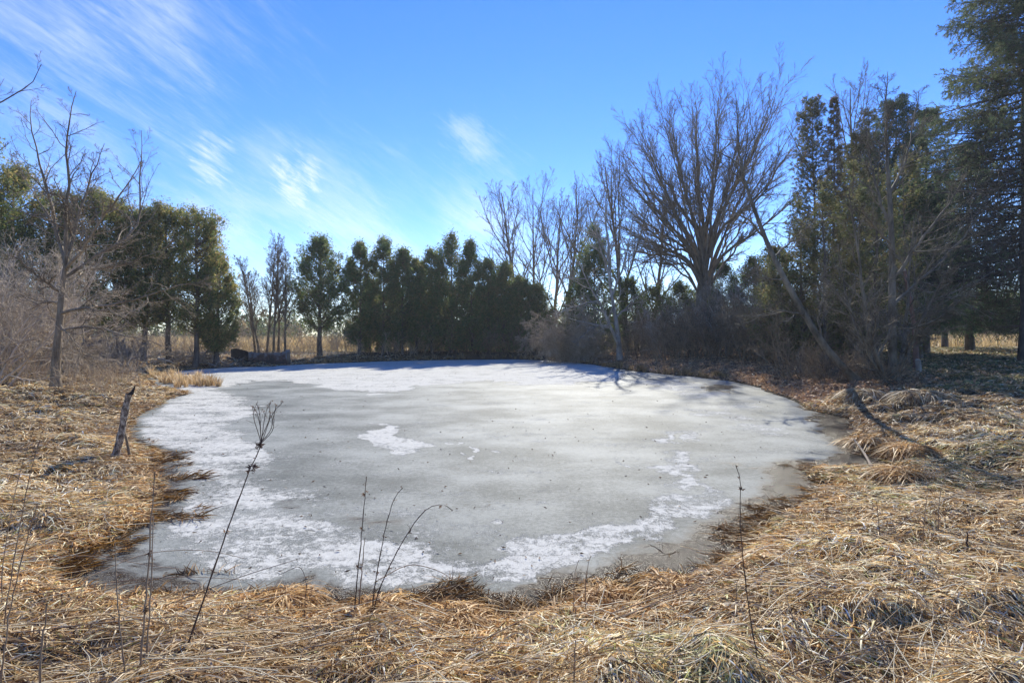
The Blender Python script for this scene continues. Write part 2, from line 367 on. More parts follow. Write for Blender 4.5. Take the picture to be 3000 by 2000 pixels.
murk = sstep(.6 , .1, edge) * sstep(16, 8, iy) * (.55 + .45 * (ix > -1.5))
murk = vmax(murk, 1.0 * sstep(1.1, .1, edge) * sstep(14, 9, iy) * (ix > .2), .9 * soft([(1800,900),(1950,960),(1990,1000),(2050,1080),(1900,1085),(1840,1062),(1930,1035),(1880,975)], 35, 2), .6 * soft([(1850,1060),(1640,1065),(1780,1085),(1830,1130),(1870,1120)], 25, 2), .75 * soft([(1440,1430),(1500,1330),(1620,1270),(1740,1190),(1870,1120),(1950,1200),(1600,1450)], 25, 2), 1.0 * soft([(1020,1480),(1100,1385),(1300,1345),(1520,1320),(1540,1450)], 30, 2), .55 * soft([(90,1320),(240,1290),(520,1330),(760,1350),(750,1420),(100,1400)], 40, 2), .75*soft([(1620,885),(1700,886),(1690,900),(1610,896)],7,3))
murk = vmax(murk, .5 * sstep(1.3, .3, np.hypot((ipx - 860) / 75, (ipy - 1192) / 26)), .45 * sstep(1.3, .4, np.hypot((ipx - 660) / 50, (ipy - 1155) / 18)), .5 * soft([(330,1200),(480,1330),(640,1350),(560,1395),(100,1400),(90,1290)], 50))
fs = fs - .55 * sstep(.2, .7, murk)
i0 = np.arange(len(rs) - 1)[:, None] * na + np.arange(na - 1)[None, :]
Q = np.stack([i0 + na, i0 + na + 1, i0 + 1, i0], -1).reshape(-1, 4)
keep = (idd.ravel() < .6)[Q].any(1)
Q = Q[keep]; used = np.unique(Q); remap = np.full(ix.size, -1); remap[used] = np.arange(len(used)); Q = remap[Q]
iv = np.stack([ix, iy, np.zeros_like(ix)], -1).reshape(-1, 3)[used]
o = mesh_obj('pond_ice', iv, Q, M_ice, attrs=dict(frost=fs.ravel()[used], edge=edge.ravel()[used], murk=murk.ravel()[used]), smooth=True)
tag(o, kind='structure')

# ------------------------------------------------------------------ dry grass
def blades(name, n, seed, ylim, lrange, wrange, mask=None, dens_rng=(-700, 3050), palette=None, pal_w=None, hlift=(.02, .10), zoff=0, dmin=-.05, label=None, upright=0.0, M=5, wdist=.0011):
    r = R_(seed); X = []; Yv = []; D = []; cnt = 0
    while cnt < n:
        k = 200000
        y = np.exp(r.uniform(math.log(ylim[0]), math.log(ylim[1]), k)); px = r.uniform(*dens_rng, k); x = (px - 1176) / F * y
        d = shore_d(x, y); ok = (d > dmin)
        if mask is not None: ok &= r.rand(k) < mask(x, y, d)
        X.append(x[ok]); Yv.append(y[ok]); D.append(d[ok]); cnt += ok.sum()
    x = np.concatenate(X)[:n]; y = np.concatenate(Yv)[:n]; d = np.concatenate(D)[:n]
    n = len(x); dist = np.hypot(x, y)
    z = np.maximum(ground_h(x, y, d), 0.0)
    L = r.uniform(*lrange, n) * (1 + dist * .012)
    flow = 2 * PI * fbm(x * .55, y * .55, 41, 2) * 1.6 + (fbm(x * 2.3, y * 2.3, 44, 2) - .5) * 3.0
    ang = flow + r.randn(n) * .8 + (r.rand(n) < .3) * r.uniform(-PI, PI, n)
    dx, dy = np.cos(ang), np.sin(ang)
    h = L * (r.uniform(*hlift, n) + .14 * (fbm(x * 3, y * 3, 46, 2) - .4).clip(0)) * 2
    up = r.rand(n) < upright
    t = np.linspace(0, 1, M)[None, :]
    curl = r.uniform(-1.0, 1.0, n)[:, None]
    hx = L[:, None] * t; lx = L[:, None] * curl * .3 * t ** 2
    P = np.empty((n, M, 3))
    P[..., 0] = x[:, None] + dx[:, None] * hx - dy[:, None] * lx
    P[..., 1] = y[:, None] + dy[:, None] * hx + dx[:, None] * lx
    gz2 = np.maximum(ground_h(P[..., 0].ravel(), P[..., 1].ravel()).reshape(n, M), 0)
    arch = np.sin(PI * np.minimum(t * r.uniform(.7, 1.15, n)[:, None], 1.05))
    P[..., 2] = gz2 * .8 + z[:, None] * .2 + h[:, None] * arch + zoff + r.uniform(0, .035, n)[:, None] * t + .004
    if upright:
        k = up; tt = t; P[k, :, 0] = x[k, None] + dx[k, None] * L[k, None] * .35 * tt ** 2; P[k, :, 1] = y[k, None] + dy[k, None] * L[k, None] * .35 * tt ** 2; P[k, :, 2] = z[k, None] + L[k, None] * tt * .75
    w = r.uniform(*wrange, n) * (.5) + wdist * dist * .35
    W = w[:, None] * np.array([.7, 1, .9, .6, .08])[None, :M] if M == 5 else w[:, None] * np.linspace(1, .3, M)[None]
    roll = r.uniform(-1.2, 1.2, n)
    U = np.stack([-dy * np.cos(roll), dx * np.cos(roll), np.sin(roll)], -1)
    pal = np.array(palette); c = pal[r.choice(len(pal), n, p=pal_w)] * r.uniform(.6, 1.25, n)[:, None]
    # older, browner patches and bleached patches
    pt = fbm(x * .7, y * .7, 51, 3)[:, None]; c = c * (1 + (pt - .5) * np.array([[1.3, 1.5, 1.6]]))
    if name == 'dry_grass':
        gm = (r.rand(n) < .4 * sstep(.56, .68, fbm(x * 1.1 + 5, y * 1.1, 58, 3)) * (x > .2))[:, None]; c = np.where(gm, c.mean(1, keepdims=True) * np.array([[.88, .86, .48]]), c)
    ora = (sstep(.7, .1, d) * .55)[:, None]; c = c * (1 - ora * np.array([[.05, .22, .42]])); wet = sstep(.10, -.04, d)[:, None]; c = c * (1 - wet * np.array([[.3, .4, .55]]))
    G = Geo(); G.ribbons(P, W, U, c.clip(.01, .9)); o = G.build(name, M_straw); tag(o, label, 'dry grass', kind='stuff'); return o
PAL = [(.68, .52, .31), (.60, .40, .19), (.90, .80, .62), (.38, .22, .09), (.12, .07, .035), (.64, .56, .44), (.34, .34, .12)]
PW = [.25, .18, .20, .13, .13, .08, .03]
def m_straw(x, y, d):
    cut = 1 - np.clip(thicket_mask(x, y) * .93 + lawn_mask(x, y) * .93, 0, .95)
    return cut * (1 - .9 * sstep(40, 43, y)) * np.where(d > 0, 1, .35)
blades('dry_grass', 470000, 1, (1.6, 42), (.045, .21), (.0026, .0080), m_straw, palette=PAL, pal_w=PW, label='matted tan dead grass covering the banks all round the pond')
def m_sub(x, y, d): return np.where((d > -.45) & (d < .03), sstep(.58, .78, fbm(x * 2.2, y * 3.2, 71, 3) + .30 * sstep(-.35, .02, d)) * .9, 0) * sstep(11, 7, y)
blades('submerged_grass', 9000, 7, (2.5, 13), (.05, .22), (.002, .005), m_sub, palette=[(.30, .19, .06), (.16, .10, .04), (.10, .06, .03), (.42, .28, .10)], pal_w=[.3, .3, .25, .15], hlift=(0, .012), dmin=-1.0, zoff=.004, label='drowned brown grass frozen into the ice along the near shore')
def m_lawn(x, y, d): return lawn_mask(x, y) + .0
blades('lawn_grass', 70000, 2, (11, 48), (.05, .12), (.004, .01), m_lawn, dens_rng=(1900, 3050), palette=[(.22, .22, .08), (.34, .28, .12), (.46, .35, .19), (.22, .16, .08)], pal_w=[.35, .25, .2, .2], label='short dull green turf in the shade right of the thicket')
def m_field(x, y, d): return np.where(y > 46, 1.0, 0) * 1.0
blades('field_grass', 50000, 3, (46, 130), (.4, .9), (.02, .05), m_field, dens_rng=(-200, 2700), palette=[(.58, .44, .24), (.66, .52, .30), (.5, .36, .18)], pal_w=[.4, .3, .3], label='pale dry field grass in the open beyond the trees', upright=.7)

# long fallen straw stalks (uncountable litter)
def stalk_litter():
    r = R_(9); n = 5200; y = np.exp(r.uniform(math.log(1.9), math.log(16), n)); x = (r.uniform(-500, 2900, n) - 1176) / F * y
    d = shore_d(x, y); ok = (d > .02) & (thicket_mask(x, y) < .3) & (lawn_mask(x, y) < .3); x, y = x[ok], y[ok]; n = len(x)
    L = r.uniform(.25, .95, n); ang = np.where(x < 0, r.normal(0.05, .45, n), r.normal(.5, .8, n)) + (r.rand(n) < .5) * PI
    M = 5; t = np.linspace(-.5, .5, M)[None]
    P = np.empty((n, M, 3)); bend = r.uniform(-.12, .12, n)[:, None] * L[:, None]
    P[..., 0] = x[:, None] + np.cos(ang)[:, None] * L[:, None] * t - np.sin(ang)[:, None] * bend * (t * 2) ** 2
    P[..., 1] = y[:, None] + np.sin(ang)[:, None] * L[:, None] * t + np.cos(ang)[:, None] * bend * (t * 2) ** 2
    g0 = np.maximum(ground_h(x, y), 0)[:, None]; g1 = np.maximum(ground_h(P[..., 0].ravel(), P[..., 1].ravel()).reshape(n, M), 0)
    P[..., 2] = g0 * .5 + g1 * .5 + r.uniform(.02, .09, n)[:, None] + r.uniform(-.12, .18, n)[:, None] * L[:, None] * t
    Rr = np.broadcast_to((r.uniform(.0010, .0026, n) + .0002 * y)[:, None], (n, M))
    c = np.array([(.72, .62, .46), (.55, .42, .25), (.34, .24, .14), (.62, .58, .5)])[r.randint(0, 4, n)]
    G = Geo(); G.tubes(P, Rr.copy(), 3, c)
    tag(G.build('fallen_stalks', M_straw), 'bleached straw stalks lying loose over the matted grass', 'dry stalks', kind='stuff')
stalk_litter()

def leaf_litter(name, n, seed, fn, size, pal, label, ylim=(2, 40), pxr=(1200, 2700)):
    r = R_(seed); y = np.exp(r.uniform(math.log(ylim[0]), math.log(ylim[1]), n)); x = (r.uniform(*pxr, n) - 1176) / F * y
    d = shore_d(x, y); ok = (d > .03) & (r.rand(n) < fn(x, y)); x, y = x[ok], y[ok]; n = len(x)
    z = ground_h(x, y) + r.uniform(.0, .05, n)
    s = r.uniform(*size, n)[:, None]; a1 = norm(r.randn(n, 3) * np.array([1, 1, .45])); nn = norm(np.cross(a1, r.randn(n, 3))); a2 = norm(np.cross(nn, a1))
    c = np.stack([x, y, z + .01], -1)
    V = np.stack([c - a1 * s, c - a1 * s * .2 + a2 * s * .55, c + a1 * s, c - a1 * s * .1 - a2 * s * .5 + nn * s * .25], 1).reshape(-1, 3)
    Q = np.arange(4 * n).reshape(-1, 4); col = np.array(pal)[r.randint(0, len(pal), n)] * r.uniform(.7, 1.2, n)[:, None]
    tag(mesh_obj(name, V, Q, M_leaf, col=np.repeat(col, 4, 0)), label, 'leaf litter', kind='stuff')
leaf_litter('leaf_litter', 150000, 21, lambda x, y: thicket_mask(x, y) + lawn_mask(x, y) * .10, (.035, .07), [(.55, .34, .18), (.66, .44, .26), (.34, .20, .11), (.50, .32, .19)], 'brown fallen leaves covering the bank under the thicket', (13, 42))
leaf_litter('fallen_leaves', 2600, 22, lambda x, y: (1 - thicket_mask(x, y)) * .5, (.012, .035), [(.62, .5, .34), (.5, .36, .2), (.3, .2, .12)], 'curled pale leaves scattered over the near grass', (1.9, 8), (700, 2700))

def ice_debris():
    r = R_(23); n = 900; y = np.exp(r.uniform(math.log(3.6), math.log(30), n)); x = (r.uniform(150, 2000, n) - 1176) / F * y; d = shore_d(x, y); k = d < -.15; x, y = x[k], y[k]; n = len(x)
    s = r.uniform(.008, .022, n)[:, None] * (1 + .03 * y[:, None]); a1 = norm(r.randn(n, 3) * np.array([1, 1, .25])); a2 = norm(np.cross(a1, r.randn(n, 3))); c = np.stack([x, y, np.full(n, .012)], -1)
    V = np.stack([c - a1 * s, c + a2 * s * .4, c + a1 * s * 1.3, c - a2 * s * .35], 1).reshape(-1, 3); V[:, 2] = np.abs(V[:, 2])
    tag(mesh_obj('ice_debris', V, np.arange(4 * n).reshape(-1, 4), M_leaf, col=np.repeat(np.array([(.16, .11, .07)]) * r.uniform(.5, 1.8, (n, 1)), 4, 0)), 'small dark leaf scraps and bark bits lying on the ice', 'debris', kind='stuff')
ice_debris()
# ------------------------------------------------------------------ branch growth
UP = np.array([0, 0, 1.])
def grow(P, R, n, r, t=(.15, .95), ang=(.7, .15), lf=.5, M=5, wander=.12, up=.1, rf=.6, tend=.35, rmin=.004, lpow=.5, lmin=0, L0=None, az=None):
    N0, Mp = R.shape
    L_par = np.linalg.norm(np.diff(P, axis=1), axis=-1).sum(1)
    tt = (np.arange(n)[None, :] + r.rand(N0, n)) / n * (t[1] - t[0]) + t[0]
    f = tt * (Mp - 1); i = np.minimum(f.astype(int), Mp - 2); fr = (f - i)[..., None]
    idx = np.arange(N0)[:, None]
    p0 = P[idx, i] * (1 - fr) + P[idx, i + 1] * fr; T = norm(P[idx, i + 1] - P[idx, i]); r0 = R[idx, i] * (1 - fr[..., 0]) + R[idx, i + 1] * fr[..., 0]
    azm = np.arange(n)[None, :] * 2.4 + r.rand(N0, 1) * 6.28 + r.randn(N0, n) * .5
    a = np.where(np.abs(T[..., 2:3]) > .9, np.array([1., 0, 0]), UP); A = norm(np.cross(T, a)); B = np.cross(T, A)
    side = np.cos(azm)[..., None] * A + np.sin(azm)[..., None] * B
    an = (ang[0] + r.randn(N0, n) * ang[1])[..., None]
    D = norm(np.cos(an) * T + np.sin(an) * side)
    base = L_par[:, None] if L0 is None else L0
    L = base * lf * (1 - (tt - t[0]) / (1.0001 - t[0])) ** lpow * r.uniform(.65, 1.2, (N0, n)) + lmin
    p0 = p0.reshape(-1, 3); D = D.reshape(-1, 3); L = L.ravel(); r0 = r0.ravel(); K = len(L)
    Pn = np.empty((K, M, 3)); Pn[:, 0] = p0; st = (L / (M - 1))[:, None]
    for k in range(1, M):
        D = norm(D + r.randn(K, 3) * wander + UP * up)
        Pn[:, k] = Pn[:, k - 1] + D * st
    rs_ = np.maximum(np.minimum(r0 * rf, L * .03 + rmin), rmin)
    Rn = rs_[:, None] * np.linspace(1, tend, M)[None]
    return Pn, np.maximum(Rn, rmin * .7)
def resample(pts, M):
    pts = np.array(pts, float); s = np.concatenate([[0], np.cumsum(np.linalg.norm(np.diff(pts, axis=0), axis=1))]); s /= s[-1]
    t = np.linspace(0, 1, M); out = np.stack([np.interp(t, s, pts[:, k]) for k in range(3)], -1)
    for _ in range(2): out[1:-1] = out[1:-1] * .5 + (out[:-2] + out[2:]) * .25
    return out
def trunk_line(h, r, M=9, lean=(0, 0), wob=.03):
    t = np.linspace(0, 1, M); P = np.zeros((1, M, 3)); P[0, :, 2] = t * h - .15 * (t == 0)
    P[0, :, 0] = lean[0] * t + np.cumsum(r.randn(M)) * wob * h * .1; P[0, :, 1] = lean[1] * t + np.cumsum(r.randn(M)) * wob * h * .1; P[0, 0, :2] = 0
    return P

def bare_tree(name, loc, h, seed, label, cat, mat, rt=.15, nl=9, t0=.2, ang=(.45, .12), lf=.65, up=.06, ns=(8, 7, 6), lean=(0, 0), rmin=.006, group=None, limbs=True, wander=.12, sub_ang=.6, fork=None, lpow=.5, lfs=(.5, .45, .4), tn=None):
    r = R_(seed); e = empty(name, loc, label, cat, group)
    P = trunk_line(h, r, 11, lean); R = (rt * np.linspace(1, .12, 11) ** .9)[None]; R[0, 0] *= 1.35
    G = Geo(); G.tubes(P, R, 8); G.build('trunk', mat, e, True)
    Pl, Rl = grow(P, R, nl, r, (t0, .92), ang, lf, 8, wander * .6, up, .62, .2, rmin * 1.3, lpow)
    Ps, Rs = grow(Pl, Rl, ns[0], r, (.15, .95), (sub_ang, .15), lfs[0], 6, wander, up * .9, .6, .3, rmin)
    Pt, Rt = grow(Ps, Rs, ns[1], r, (.15, .97), (sub_ang, .2), lfs[1], 5, wander * 1.3, up * .9, .6, .4, rmin * .9)
    G = Geo(); G2 = G if not limbs else Geo()
    if limbs:
        for k in range(len(Pl)):
            g_ = Geo(); g_.tubes(Pl[k:k + 1], Rl[k:k + 1], 6); g_.build('limb', mat, e, True)
    else: G.tubes(Pl, Rl, 5)
    G2 = Geo() if limbs else G
    G2.tubes(Ps, Rs, 4); G2.tubes(Pt, Rt, 3)
    if ns[2]:
        Pu, Ru = grow(Pt, Rt, ns[2], r, (.1, .98), (sub_ang * 1.1, .25), lfs[2], 4, wander * 1.5, up, .7, .6, rmin * .8, lmin=.05)
        G2.tubes(Pu, Ru, 3)
    G2.build('twigs', mat, e, True)
    return e

def shrub(name, loc, h, spread, seed, label, mat, nst=14, ns=(7, 6, 5), rt=.035, up=.05, group=None, cat='shrub', droop=0, rmin=.005, catkins=0, base_r=.3, sub_ang=.6, wander=.14):
    r = R_(seed); e = empty(name, loc, label, cat, group)
    M = 9; azs = np.arange(nst) * 2.4 + r.rand(nst); P = np.empty((nst, M, 3)); tilt = r.uniform(.1, 1, nst) * spread
    D = norm(np.stack([np.cos(azs) * tilt, np.sin(azs) * tilt, np.ones(nst)], -1)); L = h / D[:, 2] ** .5 * r.uniform(.65, 1.05, nst)
    P[:, 0] = np.stack([np.cos(azs), np.sin(azs), np.zeros(nst)], -1) * r.rand(nst, 1) * base_r - UP * .15
    for k in range(1, M):
        D = norm(D + r.randn(nst, 3) * wander * .8 + UP * (up * 1.2 - droop * k / M)); P[:, k] = P[:, k - 1] + D * (L / (M - 1))[:, None]
    R = (rt * r.uniform(.5, 1.1, nst))[:, None] * np.linspace(1, .25, M)[None]
    G = Geo(); G.tubes(P, R, 5); G.build('stem', mat, e, True)
    Ps, Rs = grow(P, R, ns[0], r, (.12, .95), (sub_ang, .2), .5, 6, wander, up - droop * .5, .6, .3, rmin * 1.2)
    Pt, Rt = grow(Ps, Rs, ns[1], r, (.1, .97), (sub_ang, .25), .5, 5, wander * 1.3, up - droop * .5, .6, .4, rmin)
    G = Geo(); G.tubes(Ps, Rs, 4); G.tubes(Pt, Rt, 3)
    if ns[2]:
        Pu, Ru = grow(Pt, Rt, ns[2], r, (.1, .98), (sub_ang, .3), .5, 4, wander * 1.4, up - droop * .3, .7, .6, rmin * .8, lmin=.06); G.tubes(Pu, Ru, 3)
    G.build('twigs', mat, e, True)
    if catkins:
        tips = Pt[r.choice(len(Pt), min(catkins, len(Pt)), False), -1]; k = len(tips); t = np.linspace(0, 1, 4)
        Pc = tips[:, None, :] + np.stack([np.outer(r.randn(k) * .02, t), np.outer(r.randn(k) * .02, t), np.outer(-r.uniform(.06, .12, k), t)], -1)
        Rc = np.broadcast_to(np.array([.006, .012, .012, .004]), (k, 4)).copy(); G = Geo(); G.tubes(Pc, Rc, 4); tag(G.build('catkins', M_catkin, e, True), kind='stuff' if k > 100 else None)
    return e
M_catkin = barkmat('catkin', (.20, .09, .05), (.38, .2, .12), 20)

def fan_sprays(G, C, r, size, cols, flat=.5, k=3):
    """small ragged fans of leaf triangles at points C"""
    n = len(C)
    ax = norm(r.randn(n, 3) * np.array([1, 1, flat]) + UP * .1); nn = norm(np.cross(ax, r.randn(n, 3))); sd = np.cross(nn, ax)
    s = r.uniform(*size, n)[:, None]
    for j in range(k):
        th = (j - (k - 1) / 2) * .75 + r.randn(n)[:, None] * .15
        d = ax * np.cos(th) + sd * np.sin(th); q = -ax * np.sin(th) + sd * np.cos(th)
        l = s * r.uniform(.7, 1.15, (n, 1))
        G.tris(C + d * l, C + q * l * .20 + d * l * .25, C - q * l * .20 + d * l * .1 + nn * l * .1, cols)

def cedar(name, loc, h, width, seed, label, group=None, base=.12, ncl=230, per=75, pal=None, rt=.16, dens_low=1.0, size=(.09, .2), shape='cone', ntr=1, lean=0):
    r = R_(seed); e = empty(name, loc, label, 'cedar tree', group)
    P = trunk_line(h * .96, r, 9, (lean, 0), .04); R = (rt * np.linspace(1, .1, 9))[None]; R[0, 0] *= 1.3
    G = Geo(); G.tubes(P, R, 7)
    if ntr > 1:
        for q in range(ntr - 1):
            a_ = r.rand() * 6.28; P2 = trunk_line(h * r.uniform(.8, .92), r, 9, (math.cos(a_) * width * .16, math.sin(a_) * width * .16), .04); G.tubes(P2, R * .7, 6)
    G.build('trunk', M_bark_dark, e, True)
    nb = int(ncl * .55); t = base + (1 - base) * r.rand(nb) ** 1.05
    def prof(t):
        u = (t - base) / (1 - base)
        if shape == 'cone': return np.minimum(1, (u * 5 + .4)) * (1 - u ** 2.2) ** .75
        return np.minimum(1, (u * 4 + .5)) * (1 - u ** 3.5) ** .6
    az = r.rand(nb) * 2 * PI; L = width / 2 * prof(t) * r.uniform(.7, 1.12, nb) * (.68 + .62 * vnoise(t * h * .9 + seed, az * 1.1 + seed * 3, seed)) + .15
    D = norm(np.stack([np.cos(az), np.sin(az), r.uniform(.25, .95, nb)], -1)); M = 5
    Pb = np.empty((nb, M, 3)); f = t * 8 * .999; i = f.astype(int); fr = (f - i)[:, None]; Pb[:, 0] = P[0, np.minimum(i, 7)] * (1 - fr) + P[0, np.minimum(i + 1, 8)] * fr
    Pb[:, 0, 2] -= L * .35 * (t > base)
    for k in range(1, M):
        D = norm(D + r.randn(nb, 3) * .08 + UP * .06); Pb[:, k] = Pb[:, k - 1] + D * (L / (M - 1) / np.maximum(np.hypot(D[:, 0], D[:, 1]), .5))[:, None]
    Rb = np.linspace(.028, .008, M)[None] * np.ones((nb, 1)) * (rt / .16)
    G = Geo(); G.tubes(Pb, Rb, 3); G.build('branches', M_bark_dark, e, True)
    # foliage clumps along the outer branches
    width *= 1.22; ncl = int(ncl * 2.5); per = int(per * .48); size = (size[0] * .8, size[1] * .78)
    ci = r.randint(0, nb, ncl); s = r.uniform(.35, 1.08, ncl) ** .75; f = np.clip(s, 0, 1) * (M - 1) * .999; i = f.astype(int); fr = (f - i)[:, None]
    C = Pb[ci, i] * (1 - fr) + Pb[ci, i + 1] * fr
    cr_ = r.uniform(.08, .36, ncl) * (width / 4) ** .5
    k = r.randint(0, ncl, ncl * per); off = r.randn(ncl * per, 3) * np.array([.62, .62, .85]); pt = C[k] + off * cr_[k, None]
    keep = pt[:, 2] > h * base * .7; pt = pt[keep]; k = k[keep]
    pal = pal or [(.08, .125, .05), (.10, .14, .055), (.14, .145, .06), (.17, .135, .065), (.065, .10, .045)]
    pal = np.array(pal); cc = pal[r.randint(0, len(pal), ncl)]; col = (cc[k] * .6 + pal[r.randint(0, len(pal), len(pt))] * .4) * r.uniform(.8, 1.3, len(pt))[:, None]
    G = Geo(); fan_sprays(G, pt, r, size, col, .9); G.build('crown', M_cedar, e)
    return e

def conifer(name, loc, h, width, seed, label, cat='spruce tree', group=None, nbr=150, t0=.08, nsh=24, nneed=14, need=.07, pal=None, droop=.25, rt=.22, sparse=1.0, mat=None, upsweep=0.0, nw=.006, prof_pow=.9, tufts=False, hang=0, bare=0):
    r = R_(seed); e = empty(name, loc, label, cat, group)
    P = trunk_line(h, r, 11, (0, 0), .02); R = (rt * np.linspace(1, .06, 11))[None]; R[0, 0] *= 1.3
    G = Geo(); G.tubes(P, R, 8); G.build('trunk', mat or M_bark_dark, e, True)
    t = t0 + (1 - t0) * (np.arange(nbr) + r.rand(nbr)) / nbr; t = np.minimum(t, .985)
    L = width / 2 * np.maximum(1 - (t - t0) / (1 - t0), .03) ** prof_pow * r.uniform(.7, 1.15, nbr) + .12
    az = np.arange(nbr) * 2.4 + r.randn(nbr) * .4; M = 7
    slope = upsweep + .25 * t - droop * (1 - t)
    D = norm(np.stack([np.cos(az), np.sin(az), slope + r.randn(nbr) * .08], -1))
    Pb = np.empty((nbr, M, 3)); f = t * 10 * .999; i = f.astype(int); fr = (f - i)[:, None]; Pb[:, 0] = P[0, i] * (1 - fr) + P[0, i + 1] * fr
    for k in range(1, M):
        D = norm(D + r.randn(nbr, 3) * .05 + UP * (-.10 if k < 3 else .09) * droop * 4 * .5); Pb[:, k] = Pb[:, k - 1] + D * (L / (M - 1))[:, None]
    Rb = (.012 + L * .011)[:, None] * np.linspace(1, .2, M)[None]
    G = Geo(); G.tubes(Pb, Rb, 4)
    Ps, Rs = grow(Pb, Rb, nsh, r, (.12, .99), (.85, .15), .33, 4, .08, -.10 * droop * 4, .5, .5, .004, lmin=.12)
    # flatten shoots to the branch plane a little
    if sparse < 1:
        k = r.rand(len(Ps)) < sparse; Ps, Rs = Ps[k], Rs[k]
    if bare:
        k = Ps[:, 0, 2] > bare * h * (1 + .18 * np.sin(np.arange(len(Ps)) * .37)); Psb, Rsb = Ps[~k], Rs[~k]; G.tubes(Psb, Rsb, 3); kk = r.rand(len(Psb)) < .12; Ps, Rs = np.concatenate([Ps[k], Psb[kk]]), np.concatenate([Rs[k], Rsb[kk]]); keepb = Pb[:, 3, 2] > bare * h
    if hang:
        Ph, Rh = grow(Ps, Rs, hang, r, (.15, .98), (.7, .2), .45, 4, .10, -.28, .6, .5, .003, lmin=.10); G.tubes(Ph, Rh, 3)
    G.tubes(Ps, Rs, 3); G.build('branches', mat or M_bark_dark, e, True)
    if hang: Ps = np.concatenate([Ps, Ph])
    # needles
    pal = np.array(pal or [(.06, .11, .052), (.085, .13, .06), (.11, .145, .065), (.055, .09, .048)])
    allP = Ps if tufts else np.concatenate([Ps, np.stack([Pb[:, 3], Pb[:, 4], Pb[:, 5], Pb[:, 6]], 1)[keepb if bare else slice(None)]]); K = len(allP)
    tt = r.rand(K, nneed) if not tufts else .55 + .45 * r.rand(K, nneed); f = tt * 3 * .999; i = f.astype(int); fr = (f - i)[..., None]; ix_ = np.arange(K)[:, None]
    c = allP[ix_, i] * (1 - fr) + allP[ix_, i + 1] * fr; T = norm(allP[ix_, i + 1] - allP[ix_, i])
    c = c.reshape(-1, 3); T = T.reshape(-1, 3); n = len(c); sd = norm(np.cross(T, r.randn(n, 3))); d = norm(T * .75 + sd * .8)
    l = need * r.uniform(.7, 1.3, n)[:, None]; q = norm(np.cross(d, r.randn(n, 3))) * nw * 1.0
    cc = np.repeat(pal[r.randint(0, len(pal), K)], nneed, 0) * r.uniform(.75, 1.3, n)[:, None]
    G = Geo(); G.tris(c + q, c - q, c + d * l, cc); G.build('crown', M_spruce, e)
    return e

def place(px, Y): x = wx(px, Y); return (x, Y, gh(x, Y))
def hgt(top, Y, z): return wz(top, Y) - z

# ---- far cedar row
rng = R_(77)
G_ROW = 'cedars standing in a row along the far shore'
row = [(735, 39.5, 545, 4.6, 'wide dark cedar at the left end of the far row, its bare trunk visible'),
 (823, 42, 553, 2.9, 'narrow pointed cedar second from the left in the far row'), (878, 43, 543, 3.2, 'tall slim cedar third from the left in the far row'),
 (925, 43.5, 565, 3.2, 'cedar with a rounded top between taller neighbours in the far row'), (957, 44.5, 590, 3.0, 'shorter cedar tucked in mid row on the far shore'),
 (992, 44, 566, 3.3, 'cedar just left of the tallest one in the far row'), (1037, 44.5, 533, 4.0, 'tallest cedar of the far row, with a domed top'),
 (1085, 45, 550, 3.3, 'pointed cedar just right of the tallest one in the far row'), (1122, 45.5, 588, 3.1, 'cedar on the falling right shoulder of the far row'),
 (1156, 46, 603, 3.4, 'cedar second from the right end of the far row'), (1195, 46.5, 636, 3.8, 'bright green low cedar at the right end of the far row'), (1232, 47, 655, 3.4, 'low dark cedar behind the tan weeping bush')]
for i, (px, Y, top, w, lab) in enumerate(row):
    l = place(px, Y); cedar('cedar_tree', l, hgt(top, Y, l[2]), w, 100 + i, lab, G_ROW, base=.24 if i == 0 else (.12 if i < 5 else .03), ncl=290 if i else 330, per=60, size=(.10, .23), rt=.2 if i == 0 else .12)
for i, (px, Y, top, w, lab) in enumerate([(850, 46, 640, 3.4, 'lower cedar filling the gap behind the second and third row cedars'), (905, 47, 660, 3.6, 'low bushy cedar behind the third and fourth row cedars'), (965, 47.5, 640, 3.8, 'low bushy cedar behind the middle of the far row'), (1015, 48, 640, 3.8, 'low bushy cedar behind the tallest row cedar, on its left'), (1065, 48, 640, 3.8, 'low bushy cedar behind the tallest row cedar, on its right'), (1110, 48.5, 660, 3.8, 'low bushy cedar behind the right shoulder of the row'), (1165, 49, 680, 4.0, 'lowest bushy cedar behind the right end of the row')]):
    l = place(px, Y); cedar('cedar_tree', l, hgt(top, Y, l[2]), w, 140 + i, lab, 'low cedars behind the far row', base=.02, ncl=220, per=60, size=(.12, .25), rt=.08)

# ---- left cedars
for i, (px, Y, top, w, b, lab) in enumerate([(-90, 25, 330, 5.2, .1, 'big cedar at the left edge, mostly out of view'), (30, 27, 385, 4.4, .12, 'broad bronze-green cedar behind the pale thicket at the left edge'),
  (115, 29, 440, 3.8, .15, 'dark cedar behind the trunk of the bare left tree'), (200, 29.5, 425, 4.0, .18, 'tall dark cedar behind the limbs of the bare left tree'), (268, 30.5, 455, 3.4, .2, 'cedar left of the pair with slim bare trunks'),
  (330, 31, 478, 3.0, .27, 'cedar with a slim bare trunk, left of the two tallest at the group end'), (390, 31.5, 468, 3.3, .28, 'cedar with a flat domed top in the left group'),
  (448, 31, 474, 3.6, .26, 'thick trunked cedar near the right end of the left group'), (497, 32, 590, 2.2, .16, 'small low cedar at the right end of the left group')]):
    l = place(px, Y); cedar('cedar_tree', l, hgt(top, Y, l[2]), w, 170 + i, lab, 'cedars in the group behind the bare left tree', base=b, ncl=340, per=70, size=(.07, .17), rt=.17, shape='dome', pal=[(.08, .12, .042), (.12, .145, .055), (.20, .175, .065), (.26, .19, .085), (.07, .10, .04)])

